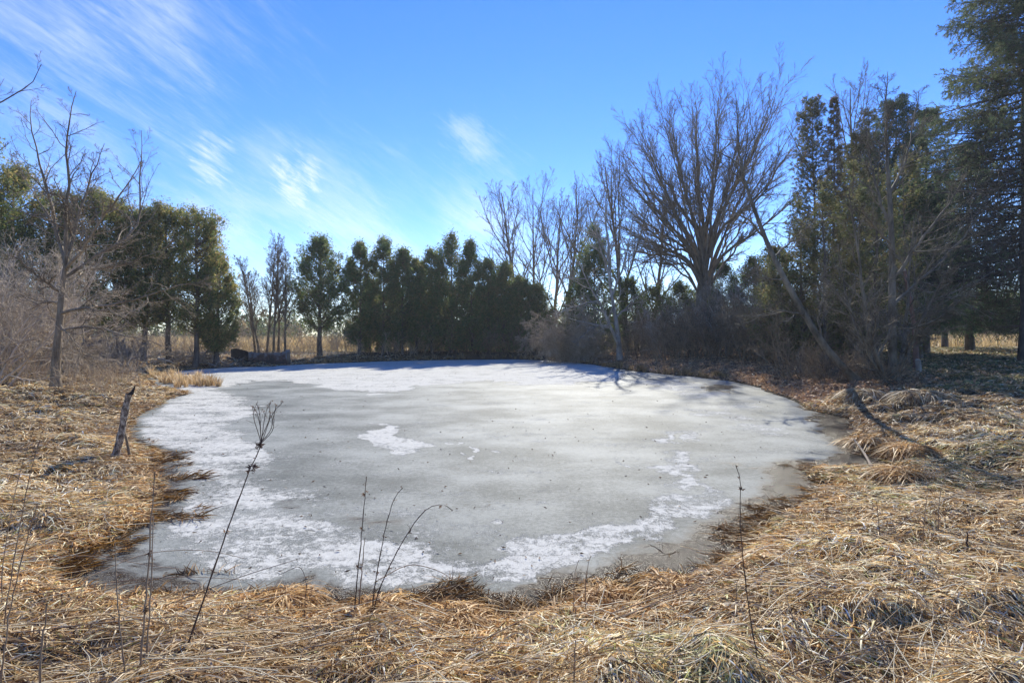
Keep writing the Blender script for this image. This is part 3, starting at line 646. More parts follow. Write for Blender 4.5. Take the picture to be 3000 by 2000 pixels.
# ---- the bare tree on the left bank (limbs follow the photo)
def guided_tree(name, base_px, base_py, zb, label, cat, mat, trunk, limbs, rt, ns=(9, 7, 6), seed=5, rmin=.004, up=.05, sub_ang=.7, lfs=(.42, .42, .4), rl=.5, lsides=6, trunk_children=0, wander=.13):
    x, Y = gp(base_px, base_py, zb); z0 = gh(x, Y); e = empty(name, (x, Y, z0), label, cat); r = R_(seed)
    conv = lambda p: (wx(p[0], Y + p[2]) - x, p[2], wz(p[1], Y + p[2]) - z0)
    tp = resample([conv(p) for p in trunk], 14); tp[0, 2] = -.15
    R = (rt * np.linspace(1, .42, 14))[None]; R[0, 0] *= 1.5; R[0, 1] *= 1.12
    G = Geo(); G.tubes(tp[None], R, 10); G.build('trunk', mat, e, True)
    Pl = np.stack([resample([conv(p) for p in l], 12) for l, _ in limbs]); Pl[:, 1:-1] += r.randn(*Pl[:, 1:-1].shape) * .02
    Rl = np.stack([rt * k * np.linspace(1, .14, 12) for _, k in limbs])
    for k in range(len(Pl)):
        g_ = Geo(); g_.tubes(Pl[k:k + 1], Rl[k:k + 1], lsides); g_.build('limb', mat, e, True)
    Ps, Rs = grow(Pl, Rl, ns[0], r, (.12, .97), (sub_ang, .2), lfs[0], 7, wander, up, .6, .3, rmin * 1.4)
    if trunk_children:
        Pq, Rq = grow(tp[None], R, trunk_children, r, (.25, .97), (1.0, .2), .35, 7, wander, up, .3, .3, rmin * 1.4); Ps = np.concatenate([Ps, Pq]); Rs = np.concatenate([Rs, Rq])
    Pt, Rt = grow(Ps, Rs, ns[1], r, (.1, .98), (sub_ang, .25), lfs[1], 5, wander * 1.2, up, .6, .4, rmin)
    G = Geo(); G.tubes(Ps, Rs, 4); G.tubes(Pt, Rt, 3)
    if ns[2]:
        Pu, Ru = grow(Pt, Rt, ns[2], r, (.1, .98), (sub_ang, .3), lfs[2], 4, wander * 1.4, up, .7, .6, rmin * .8, lmin=.04); G.tubes(Pu, Ru, 3)
    G.build('twigs', mat, e, True); return e
guided_tree('bare_tree', 128, 896, .28, 'bare grey-barked tree on the left bank with crooked spreading limbs', 'bare tree', M_bark_left,
 [(128, 896, 0), (128, 820, 0), (138, 740, 0), (140, 680, 0), (152, 600, 0)],
 [([(152, 610, 0), (135, 545, .2), (108, 440, .5), (80, 340, .6), (72, 230, .7)], .42), ([(152, 600, 0), (152, 500, -.2), (160, 400, -.3), (150, 300, -.5), (175, 210, -.6)], .45),
  ([(155, 590, 0), (180, 500, .3), (205, 420, .5), (240, 330, .8)], .40), ([(150, 620, 0), (200, 560, -.3), (230, 505, -.5), (290, 430, -.8), (325, 370, -.9)], .42),
  ([(145, 640, 0), (240, 570, .8), (320, 545, 1.2), (322, 440, 1.5), (325, 300, 1.8)], .40), ([(140, 670, 0), (95, 640, -.6), (40, 590, -1.2), (0, 580, -1.6)], .36),
  ([(140, 720, 0), (220, 700, -.8), (330, 690, -1.6), (420, 640, -2.2), (480, 650, -2.6)], .36), ([(136, 760, 0), (200, 745, -.6), (290, 770, -1.4), (400, 800, -2.)], .30),
  ([(150, 600, 0), (120, 500, .6), (60, 420, 1.2), (30, 350, 1.4)], .30), ([(140, 690, 0), (90, 700, .8), (20, 660, 1.6)], .28), ([(148, 630, 0), (190, 620, .9), (290, 610, 1.8), (400, 560, 2.4)], .32),
  ([(138, 745, 0), (180, 800, -.8), (230, 830, -1.4)], .18), ([(152, 600, 0), (165, 520, .4), (200, 450, .9), (215, 350, 1.2)], .33)], .135, ns=(15, 8, 5), seed=12, rmin=.004, up=.06, lfs=(.34, .42, .42), wander=.18)
# overhanging branch from a tree outside the frame, top left
guided_tree('bare_tree', -330, 980, .3, 'leafless tree outside the left edge whose curved branch reaches into the sky', 'bare tree', M_bark_dark,
 [(-330, 980, 0), (-325, 800, 0), (-300, 500, 0), (-260, 330, 0)],
 [([(-290, 420, 0), (-150, 300, 0), (0, 230, 0), (60, 214, .1), (92, 180, .1), (95, 148, .1)], .22), ([(-280, 380, 0), (-200, 200, .2), (-150, 60, .3)], .35), ([(-290, 460, 0), (-150, 400, .3), (-30, 370, .4), (20, 330, .5)], .2), ([(-270, 350, 0), (-140, 260, .2), (-30, 250, .3), (10, 180, .3)], .16)], .14, ns=(6, 5, 4), seed=4, rmin=.003)

# ---- pale thicket at the left edge
for i, (px, Y, h, s, lab) in enumerate([(30, 19, 5.6, .75, 'tall pale tangled bush behind the bare left tree trunk'), (-60, 16.5, 5.2, .8, 'pale tangled bush at the left frame edge, nearest of the thicket'), (100, 22, 4.6, .8, 'pale bush right of the tall tangled one in the left thicket'),
   (-20, 23, 6.5, .7, 'tallest pale bush at the back of the left thicket'), (205, 24.5, 2.2, .9, 'low greyish bush between the bare left tree and the cedars'), (262, 28, 1.8, 1.0, 'low dark bush under the left cedars near the reeds')]):
    l = place(px, Y); shrub('thicket_bush', l, h, s, 300 + i, lab, M_bark_pale if i < 4 else M_bark_grey, nst=16, ns=(9, 7, 5), rt=.045, up=.03, group='bushes in the pale thicket on the left', rmin=.006, base_r=.9, droop=.10)
# reddish low brush around the left tree foot
G = 'thin reddish brush on the left bank'
base = None
for i, (px, py) in enumerate([(60, 885), (95, 878), (175, 880), (205, 872), (240, 890), (170, 900), (225, 905), (262, 875), (20, 880), (290, 868)]):
    x, Y = gp(px, py, .3)
    if base is None: base = shrub('brush_clump', (x, Y, gh(x, Y)), 1.25, .35, 340, 'thin reddish brush stems standing in the dry grass by the left tree', M_bark_tan, nst=16, ns=(5, 3, 0), rt=.009, rmin=.0042, group=G, base_r=.5)
    else:
        c = copy_tree(base); c.location = (x, Y, gh(x, Y)); c.rotation_euler[2] = i * 1.3; c.scale = (1, 1, .6 + .09 * ((i * 7) % 6))

# ---- middle bare clump + wall
for i, (px, Y, top, lean, lab) in enumerate([(628, 38, 545, (.3, 0), 'tallest slim bare tree behind the old wall'), (597, 38.5, 590, (-1.6, 0), 'bare tree leaning left behind the old wall'), (640, 39, 560, (.1, 0), 'slim bare tree right of the tallest one behind the wall'), (655, 38, 585, (.15, 0), 'straight bare pole-like tree at the right end of the old wall'), (612, 39, 570, (.6, 0), 'bare tree crossing in front of its neighbours behind the wall'), (588, 40, 625, (-.6, 0), 'shortest bare tree of the clump behind the wall')]):
    l = place(px, Y); bare_tree('bare_tree', l, hgt(top, Y, l[2]), 400 + i, lab, 'bare tree', M_bark_elm, rt=.10, nl=16, t0=.22, ang=(.42, .14), lf=.40, ns=(7, 6, 4), lean=lean, rmin=.008, group='bare trees in the clump behind the old wall', limbs=False)

# ---- mid-right bare trees
mid = [(1205, 56, 445, .26, (-2.5, 0), 'bare tree with ascending limbs just right of the cedar row'), (1268, 58, 470, .22, (1.0, 0), 'bare tree right of the cedar row, second of the far group'), (1232, 60, 440, .2, (-.5, 0), 'slender bare tree between the first two of the far group'),
  (1300, 54, 440, .22, (1.5, 0), 'bare tree left of the dark evergreen cone'), (1440, 50, 385, .26, (-2.0, 0), 'bare tree rising behind the dark evergreen cone'), (1500, 54, 470, .22, (1.0, 0), 'bare tree filling the gap left of the great elm trunk')]
for i, (px, Y, top, rt, lean, lab) in enumerate(mid):
    l = place(px, Y); bare_tree('bare_tree', l, hgt(top, Y, l[2]), 420 + i, lab, 'bare tree', M_bark_elm, rt=rt, nl=12, t0=.14, ang=(.50, .14), lf=.66, ns=(9, 7, 5), lean=lean, rmin=.009, group='bare trees between the cedar row and the great elm', up=.07)
# great elm
def elm():
    Y = 46; x = wx(1615, Y); z0 = gh(x, Y); h = wz(185, Y) - z0; r = R_(501)
    e = empty('elm_tree', (x, Y, z0), 'great vase-shaped bare elm, tallest tree right of centre, with a dense fan of limbs', 'bare tree')
    M = 12; tp = resample([(0, 0, -.2), (-.1, 0, 2.5), (-.2, 0, 4.2), (-.1, 0, 5.6), (.1, 0, 7.5)], M); R = (.70 * np.linspace(1, .5, M))[None]; R[0, 0] *= 1.4
    G = Geo(); G.tubes(tp[None], R, 12); G.build('trunk', M_bark_elm, e, True)
    nl = 46; fan_a = np.radians([-70, -60, -44, -20, 0, 14, 22, 28, 36, 46, 55]); fan_r = np.array([200, 262, 340, 450, 462, 468, 462, 405, 345, 290, 200]) / F * Y
    th_ = np.interp(np.linspace(0, 1, nl), np.linspace(0, 1, 12), np.radians([-70, -59, -48, -36, -24, -15, -6, 3, 12, 20, 29, 48])) + r.randn(nl) * .015
    fork = np.array([.1, 0, wz(655, Y) - z0])
    Pl = np.empty((nl, 12, 3)); Rl = np.empty((nl, 12))
    for k in range(nl):
        th = th_[k]; rad = np.interp(th, fan_a, fan_r) * r.uniform(.84, .92); dep = ((k * .618) % 1 * 2 - 1) * 6.0
        p0 = fork + np.array([math.sin(th) * .7, r.randn() * .35, r.uniform(-1.2, 2.6)])
        end = fork + np.array([math.sin(th) * rad, dep, math.cos(th) * rad])
        d0 = np.array([math.sin(th * .45), dep / 14, math.cos(th * .45)])
        q = [p0, p0 + d0 * rad * .16, fork * .38 + end * .62 + UP * rad * (.05 * abs(th)) , end]
        Pl[k] = resample(q, 12); Rl[k] = r.uniform(.08, .17) * np.linspace(1, .10, 12) ** .9
    Pl[:, 2:-1] += r.randn(nl, 9, 3) * .07
    for k in range(nl):
        g_ = Geo(); g_.tubes(Pl[k:k + 1], Rl[k:k + 1], 7); g_.build('limb', M_bark_elm, e, True)
    P1, R1 = grow(Pl, Rl, 17, r, (.30, .985), (.44, .14), .22, 8, .08, .03, .6, .25, .012, .05)
    P2, R2 = grow(P1, R1, 7, r, (.12, .96), (.5, .16), .5, 6, .09, .03, .6, .35, .010)
    P3, R3 = grow(P2, R2, 6, r, (.1, .97), (.55, .18), .5, 4, .12, .05, .7, .5, .009)
    G = Geo(); G.tubes(P1, R1, 5); G.tubes(P2, R2, 4); G.tubes(P3, R3, 3); G.build('twigs', M_bark_elm, e, True)
elm()
PALB = [(.075, .095, .042), (.11, .105, .05), (.14, .11, .06), (.065, .08, .04)]
for i, (px, Y, top, w, lab) in enumerate([(1845, 23, 450, 2.4, 'brownish cedar behind the upper half of the leaning trunk'), (1900, 22, 400, 2.5, 'brownish cedar just left of the alder stems'), (1958, 22.5, 360, 2.6, 'tall brownish cedar directly behind the left alder stems'), (2015, 21, 390, 2.6, 'brownish cedar behind the main alder stem'), (2085, 21.5, 350, 2.8, 'olive cedar right of the main alder stem'), (1790, 24, 560, 2.4, 'low brownish cedar below the bend of the leaning trunk')]):
    l = place(px, Y); cedar('cedar_tree', l, hgt(top, Y, l[2]), w, 560 + i, lab, 'brownish cedars standing in the right thicket', base=.06, ncl=125, per=44, size=(.07, .15), rt=.1, pal=PALB)
# dark evergreen cone and low evergreens around it
l = place(1368, 41); cedar('cedar_tree', l, hgt(517, 41, l[2]), 4.2, 520, 'dark evergreen cone left of the pale double-trunked tree', base=.03, ncl=330, per=55, size=(.1, .22), rt=.12)
for i, (px, Y, top, w, lab) in enumerate([(1330, 46, 640, 3.5, 'low evergreen left of the dark cone'), (1440, 47, 640, 4.4, 'low green evergreen right of the dark cone'), (1500, 50, 655, 4.6, 'low evergreen under the left limbs of the elm'), (1560, 52, 650, 4.8, 'low evergreen just left of the elm trunk'), (1660, 50, 600, 4.6, 'evergreen just right of the elm trunk'), (1730, 46, 590, 4.4, 'evergreen behind the leaning trunk'), (1790, 42, 560, 4.2, 'evergreen below the outer right limbs of the elm'), (1620, 54, 660, 5, 'low evergreen directly behind the elm trunk')]):
    l = place(px, Y); cedar('cedar_tree', l, hgt(top, Y, l[2]), w, 530 + i, lab, 'low evergreens behind the right thicket', base=.02, ncl=230, per=50, size=(.11, .24), rt=.1, pal=[(.05, .075, .025), (.075, .095, .03), (.10, .10, .04), (.04, .06, .022)])
# pale double trunk tree at shore
guided_tree('bare_tree', 1424, 826, .35, 'pale double-trunked bare tree leaning over the ice, right of the tan bush', 'bare tree', M_bark_grey,
 [(1424, 826, 0), (1420, 770, 0), (1412, 720, 0), (1402, 660, 0)],
 [([(1402, 660, 0), (1398, 560, 0), (1388, 480, .3), (1400, 400, .5)], .55), ([(1424, 800, 0), (1400, 745, -.5), (1375, 690, -1), (1345, 640, -1.4), (1330, 600, -1.6)], .7), ([(1405, 680, 0), (1430, 620, .4), (1450, 540, .6), (1455, 460, .8)], .45),
  ([(1375, 690, -1), (1330, 700, -1.6), (1270, 720, -2.2)], .3), ([(1400, 745, -.5), (1360, 750, -1), (1320, 790, -1.4)], .25), ([(1415, 730, 0), (1455, 690, .4), (1490, 660, .8)], .3), ([(1345, 640, -1.4), (1310, 640, -1.8), (1260, 625, -2.2)], .25), ([(1402, 640, 0), (1375, 560, -.4), (1360, 470, -.6)], .4)], .20, ns=(10, 7, 5), seed=33, rmin=.009)
# tan weeping bush
l = place(1300, 38.5); shrub('weeping_bush', l, 4.6, .9, 601, 'dense tan bush with drooping twigs on the far shore, right of the cedar row', M_bark_tan, nst=30, ns=(11, 9, 6), rt=.035, up=.02, droop=.30, rmin=.009, base_r=.8)
l = place(1352, 37.5); shrub('shore_bush', l, 2.6, 1.1, 602, 'small brown bush at the water edge beside the weeping tan one', M_bark_tan, nst=18, ns=(9, 7, 4), rt=.03, droop=.2, rmin=.009, base_r=.8)

# ---- right thicket
th = [(1480, 36, 3.6), (1535, 34, 4.2), (1560, 30, 3.2), (1600, 32, 4.8), (1640, 28, 3.6), (1680, 29, 5.0), (1725, 25, 4.2), (1770, 26.5, 5.0), (1810, 22.5, 4.2), (1850, 23, 5.2), (1890, 20, 4.2), (1930, 19.5, 4.8), (1700, 35, 5.6), (1620, 38, 5.4), (1540, 40, 4.6), (1800, 31, 6.0), (1900, 27, 6.0), (1980, 24, 6.0)]
lab_t = ['low brown thicket bush just right of the pale double trunk', 'brown bush in the thicket below the elm, on its left', 'low bush on the leafy bank in front of the elm', 'reddish bush with catkins straight below the elm trunk', 'bush at the shore in front of the reddish catkin one', 'tall catkin bush right of the elm trunk', 'shoreline bush below the leaning trunk middle', 'tangled bush behind the leaning trunk', 'low bush leaning over the dark right shore', 'tangled bush just left of the leaning trunk base', 'dense bush at the foot of the leaning trunk', 'tangled bush around the leaning trunk foot, on its right', 'tall bush at the back of the thicket under the outer elm limbs', 'tall bush behind the reddish catkin one', 'bush at the back of the thicket, far left', 'tallest tangled bush behind the leaning trunk, at the back', 'grey tangled bush behind the leaning trunk base', 'tangled bush behind the many-stemmed alder']
for i, (px, Y, h) in enumerate(th):
    Y = Y + (5.0 if px in (1890, 1930) else 2.2 if Y < 31 else .8); l = place(px, Y); shrub('thicket_bush', l, h, .62, 620 + i, lab_t[i], [M_bark_red, M_bark_grey, M_bark_elm, M_bark_olive][i % 4], nst=13, ns=(8, 6, 3), rt=.06, up=.02, rmin=.0065 + Y * .00012, group='bushes in the brown thicket along the right shore', base_r=.9, catkins=220 if i % 2 else 60, droop=.08)
# leaning tree
guided_tree('leaning_tree', 1985, 893, .3, 'long grey trunk leaning left over the pond from the right bank', 'bare tree', M_bark_olive,
 [(1985, 893, 0), (1935, 845, .1), (1885, 790, .2), (1850, 725, .4), (1800, 640, .6), (1755, 545, .8), (1722, 450, 1.0)],
 [([(1722, 450, 1.), (1700, 380, 1.2), (1695, 300, 1.4), (1690, 230, 1.5)], .40), ([(1755, 545, .8), (1720, 500, .6), (1660, 480, .4), (1600, 490, 0)], .3), ([(1780, 590, .7), (1830, 540, 1.2), (1880, 500, 1.6)], .28), ([(1730, 470, 1), (1770, 420, 1.4), (1790, 350, 1.8)], .3), ([(1850, 725, .4), (1800, 710, 0), (1730, 730, -.5), (1660, 720, -.8)], .28), ([(1885, 790, .2), (1880, 720, .6), (1900, 640, 1)], .28), ([(1800, 640, .6), (1750, 640, .2), (1690, 620, -.2)], .25), ([(1715, 430, 1), (1690, 400, .8), (1640, 360, .6)], .22)], .13, ns=(15, 9, 6), seed=51, rmin=.0045, lfs=(.40, .42, .42))
# many-stemmed alder beside it
guided_tree('alder_tree', 2052, 890, .35, 'many-stemmed grey alder with hanging catkins right of the leaning trunk', 'bare tree', M_bark_olive,
 [(2052, 890, 0), (2050, 800, 0), (2048, 700, 0), (2050, 600, 0), (2045, 480, 0), (2040, 400, 0)],
 [([(2040, 400, 0), (2035, 330, 0), (2035, 250, .1), (2038, 165, .2)], .38), ([(2050, 640, 0), (2110, 560, -.4), (2170, 480, -.7), (2220, 400, -1)], .42), ([(2050, 700, 0), (2120, 640, .6), (2200, 560, 1), (2270, 470, 1.2)], .4), ([(2045, 520, 0), (2010, 430, .3), (1990, 330, .5), (1985, 250, .6)], .36),
  ([(2058, 860, 0), (2100, 780, -.3), (2140, 680, -.6), (2190, 600, -.9)], .42), ([(2040, 880, 0), (2000, 800, -.3), (1985, 690, -.5), (1965, 560, -.6), (1950, 430, -.7)], .55), ([(2030, 885, .2), (1975, 790, .5), (1940, 680, .8), (1925, 560, 1)], .5), ([(2042, 450, 0), (2080, 370, .3), (2100, 280, .5), (2110, 210, .6)], .33), ([(2060, 880, 0), (2078, 780, .5), (2085, 640, .8), (2100, 500, 1)], .5),
  ([(2045, 560, 0), (1995, 500, -.6), (1950, 470, -1)], .3), ([(2050, 760, 0), (2150, 740, -.9), (2250, 650, -1.5)], .28), ([(2040, 888, 0), (2010, 850, -.6), (1960, 720, -1.2), (1890, 640, -1.6)], .35)], .135, ns=(16, 9, 6), seed=61, rmin=.0045, lfs=(.36, .42, .42))
# stems fanning low from the same foot, over the shore
for i, (px, py, hh, lab) in enumerate([(1905, 884, 1.6, 'low clump of leaning stems overhanging the dark water at the leaning trunk'), (2015, 893, 1.2, 'brush clump between the leaning trunk and the alder'), (1860, 876, 1.7, 'low clump of bare stems left of the leaning trunk'), (1820, 872, 2.2, 'low dark stems at the narrow leafy shore')]):
    x, Y = gp(px, py, .3); shrub('shore_bush', (x, Y, gh(x, Y)), hh, 1.3, 660 + i, lab, M_bark_red, nst=13, ns=(6, 5, 3), rt=.03, rmin=.005, base_r=.6, droop=.12, group='low bushes along the right shore')

# ---- right conifers
PALP = [(.08, .11, .05), (.13, .135, .055), (.18, .145, .065), (.09, .10, .045)]
def con(px, Y, top, w, seed, lab, **kw):
    l = place(px, Y); conifer(kw.pop('name', 'spruce_tree'), l, hgt(top, Y, l[2]), w, seed, lab, **kw)
con(1868, 33, 235, 3.4, 701, 'tall narrow pine with a tufted top, just right of the elm', name='pine_tree', cat='pine tree', nbr=130, nsh=16, nneed=22, need=.17, nw=.012, pal=PALP, droop=.05, upsweep=.45, t0=.25, prof_pow=.35, tufts=True, rt=.14)
con(1915, 31, 222, 2.6, 702, 'slim pointed brownish spruce right of the tufted pine', nbr=170, nsh=16, nneed=16, need=.10, nw=.010, pal=[(.17, .13, .06), (.21, .15, .07), (.11, .11, .05)], droop=.15, t0=.15, rt=.12)
con(1975, 34, 300, 4.4, 703, 'brown-green conifer behind the alder stems on their left', nbr=170, nsh=20, nneed=14, need=.11, hang=1, nw=.012, pal=PALP, droop=.15, t0=.1, prof_pow=.5)
con(2060, 32, 228, 5.4, 704, 'dark spruce behind the upper twigs of the alder', nbr=210, nsh=22, nneed=14, need=.11, hang=1, nw=.012, droop=.2, t0=.12, prof_pow=.45)
con(2125, 33, 250, 5.0, 705, 'dark spruce between the alder and the giant spruce', nbr=200, nsh=22, nneed=14, need=.11, hang=1, nw=.012, droop=.2, t0=.12, prof_pow=.5)
con(2362, 23.5, -330, 9.2, 706, 'giant spruce at the right frame edge rising out of the picture', nbr=265, nsh=32, nneed=16, need=.10, nw=.011, hang=3, bare=.40, pal=[(.08, .12, .055), (.11, .15, .07), (.06, .09, .05), (.14, .16, .08)], droop=.22, t0=.17, rt=.30, prof_pow=.5)
con(2228, 38, 330, 7.0, 707, 'dark spruce with a bare lower trunk standing on the shaded lawn', nbr=230, nsh=24, nneed=12, need=.12, hang=1, nw=.014, droop=.25, t0=.13, rt=.26, prof_pow=.5)
con(1995, 36, 255, 3.6, 712, 'brownish slim conifer behind the left stems of the alder', nbr=170, nsh=18, nneed=14, need=.11, nw=.012, pal=PALP, droop=.1, t0=.08, prof_pow=.4)
con(1935, 37, 330, 3.6, 713, 'brown-green conifer low between the slim spruce and the alder', nbr=170, nsh=18, nneed=14, need=.11, nw=.012, pal=PALP, droop=.1, t0=.05, prof_pow=.4)
con(2110, 27, 420, 4.2, 708, 'dark conifer just behind the rusty broken pole', nbr=180, nsh=20, nneed=12, need=.10, hang=1, nw=.011, droop=.2, t0=.2, rt=.16, prof_pow=.5)
con(2420, 34, 200, 8.0, 709, 'dark spruce outside the right edge, its branches reaching in', nbr=240, nsh=24, nneed=12, need=.12, hang=1, nw=.014, droop=.25, t0=.12, rt=.26, prof_pow=.5)
con(2170, 46, 400, 6.0, 711, 'spruce behind the shaded lawn left of the bare-trunked one', nbr=190, nsh=20, nneed=11, need=.15, nw=.018, droop=.2, t0=.13, rt=.22, prof_pow=.5)
l = place(1945, 38); bare_tree('bare_tree', l, hgt(205, 38, l[2]), 720, 'bare tree top showing between the slim spruce and the alder', 'bare tree', M_bark_elm, rt=.2, nl=12, t0=.3, ang=(.35, .1), lf=.5, ns=(8, 7, 4), rmin=.009)

# low hedge of evergreens at the back right & twiggy undergrowth
for i, (px, Y, top, w, lab) in enumerate([(2050, 85, 700, 12, 'far dark evergreen mound beyond the field, left of the lawn'), (2150, 88, 700, 12, 'far dark evergreen mound beyond the field behind the lawn'), (2260, 90, 695, 13, 'far dark evergreen mound beyond the field at the right'), (2370, 86, 690, 13, 'far dark evergreen mound beyond the field at the right edge')]):
    l = place(px, Y); cedar('cedar_tree', l, hgt(top, Y, l[2]), w, 740 + i, lab, 'evergreen mounds beyond the right field', base=.0, ncl=260, per=60, size=(.25, .55), rt=.2, shape='dome')

# far woods band: uncountable
def far_woods():
    r = R_(801); G = Geo(); n = 520
    px = r.uniform(-250, 2650, n); Y = r.uniform(95, 170, n); x = wx(px, Y); h = r.uniform(2.5, 6.5, n) * (1 + .3 * np.sin(px / 90))
    C = []; cc = []
    pal = np.array([(.06, .075, .03), (.10, .085, .045), (.13, .10, .06), (.05, .065, .03)])
    for k in range(n):
        m = 200; u = r.rand(m) ** .8; w = (1 - u * .75) * h[k] * .42
        C.append(np.stack([x[k] + r.randn(m) * w, Y[k] + r.randn(m) * w, .5 + u * h[k] + r.randn(m) * .25], -1)); cc.append(np.broadcast_to(pal[k % 4], (m, 3)) * r.uniform(.7, 1.3, (m, 1)))
    fan_sprays(G, np.concatenate(C), r, (.3, .75), np.concatenate(cc), .9)
    tag(G.build('far_woods', M_cedar), 'low hazy woods along the horizon beyond the field', 'woods', kind='stuff')
far_woods()
def undergrowth(name, n, seed, pxr, Yr, hr, mat, label, rad=.012):
    r = R_(seed); px = r.uniform(*pxr, n); Y = r.uniform(*Yr, n); x = wx(px, Y); d = shore_d(x, Y); k = d > .6; x, Y = x[k], Y[k]; n = len(x)
    M = 6; P = np.empty((n, M, 3)); P[:, 0] = np.stack([x, Y, ground_h(x, Y) - .05], -1); D = norm(r.randn(n, 3) * .35 + UP); L = r.uniform(*hr, n)
    for q in range(1, M): D = norm(D + r.randn(n, 3) * .13); P[:, q] = P[:, q - 1] + D * (L / (M - 1))[:, None]
    Rr = rad * r.uniform(.6, 1.3, n)[:, None] * np.linspace(1, .3, M)[None]; P2, R2 = grow(P, Rr, 7, r, (.15, .97), (.65, .2), .5, 5, .15, .03, .6, .4, rad * .45)
    P3, R3 = grow(P2, R2, 4, r, (.15, .97), (.65, .2), .5, 4, .15, .03, .6, .5, rad * .4)
    G = Geo(); G.tubes(P, Rr, 4); G.tubes(P2, R2, 3); G.tubes(P3, R3, 3); tag(G.build(name, mat, None, True), label, 'undergrowth', kind='stuff')
undergrowth('undergrowth', 420, 811, (250, 1000), (37, 52), (1.0, 3.0), M_bark_tan, 'tan twiggy undergrowth behind the wall and the first far cedars', .016)
undergrowth('undergrowth', 300, 812, (900, 1300), (43, 50), (1.5, 4), M_bark_red, 'brown undergrowth under the far cedar row', .016)
undergrowth('undergrowth', 420, 813, (1400, 2100), (27, 46), (1.5, 4), M_bark_red, 'brown undergrowth filling the thicket behind the right shore', .014)
undergrowth('undergrowth', 160, 814, (2050, 2600), (48, 60), (.8, 2.2), M_bark_tan, 'thin twiggy brush along the edge of the right field', .014)
undergrowth('undergrowth', 220, 815, (-200, 330), (18, 30), (1.0, 2.4), M_bark_grey, 'grey twiggy undergrowth below the left cedars', .01)

# far shore tussocks
def tuft(name, locs, h, spread, seed, mat_c, label, n=120, w=.012, group=None, kind=None, cat='grass tuft'):
    r = R_(seed); G = Geo()
    for (x, y, s) in locs:
        m = n; a_ = r.rand(m) * 6.28; q = r.rand(m) ** .6; L = h * s * r.uniform(.6, 1.1, m); M = 5; t = np.linspace(0, 1, M)[None]
        b = np.stack([x + np.cos(a_) * q * spread * s * .4, y + np.sin(a_) * q * spread * s * .4], -1); z = np.maximum(ground_h(b[:, 0], b[:, 1]), 0)
        lean = r.uniform(.1, .6, m)[:, None] * L[:, None]; P = np.empty((m, M, 3)); P[..., 0] = b[:, :1] + np.cos(a_)[:, None] * lean * t ** 2; P[..., 1] = b[:, 1:] + np.sin(a_)[:, None] * lean * t ** 2; P[..., 2] = z[:, None] + L[:, None] * (t - .25 * t ** 2 * r.rand(m)[:, None]) - .02
        W = (w * r.uniform(.5, 1, m))[:, None] * np.array([.8, 1, .9, .6, .1])[None]; U = np.stack([-np.sin(a_), np.cos(a_), r.randn(m) * .3], -1)
        c = np.array(mat_c)[r.randint(0, len(mat_c), m)] * r.uniform(.8, 1.15, m)[:, None]; G.ribbons(P, W, U, c)
    return tag(G.build(name, M_straw), label, cat, group, kind)
r = R_(5)
sh = [(s[0], s[1]) for s in SHORE]
locs = []
for i in range(len(SHORE)):
    (ax, ay), (bx, by) = SHORE[i], SHORE[(i + 1) % len(SHORE)]
    if min(ay, by) > 22:
        k = int(math.hypot(bx - ax, by - ay) / .35) + 1
        for q in range(k):
            f = r.rand(); x = ax + (bx - ax) * f + r.randn() * .1; y = ay + (by - ay) * f + abs(r.randn()) * .4 + .2
            if float(shore_d(np.array([x]), np.array([y]))[0]) > 0 and not (-19.5 < x < -14.3): locs.append((x, y, r.uniform(.5, 1.2)))
tuft('shore_grass', locs, .42, .5, 61, [(.30, .22, .12), (.22, .15, .08), (.38, .28, .16)], 'brown grass fringe along the far shore', n=26, w=.02, kind='stuff', cat='dry grass')
# reeds on the left inlet
rl = []
for (px, py, n_) in [(352, 868, 4), (372, 868, 5), (395, 870, 6), (388, 880, 5), (410, 878, 7), (425, 882, 6), (440, 880, 6), (455, 884, 5), (470, 884, 4), (485, 886, 4), (497, 886, 3), (462, 872, 3), (480, 873, 3), (338, 860, 4), (404, 888, 2), (425, 890, 1)]:
    for q in range(n_):
        X, Yq = gp(px + r.randn() * 7, py + r.randn() * 1.6); rl.append((X, Yq, r.uniform(.45, 1.0)))
tuft('reeds', rl, .62, .35, 62, [(.58, .43, .26), (.70, .56, .38), (.44, .31, .18)], 'tan broken reeds standing in the ice at the left inlet', n=34, w=.014, kind='stuff', cat='reeds')
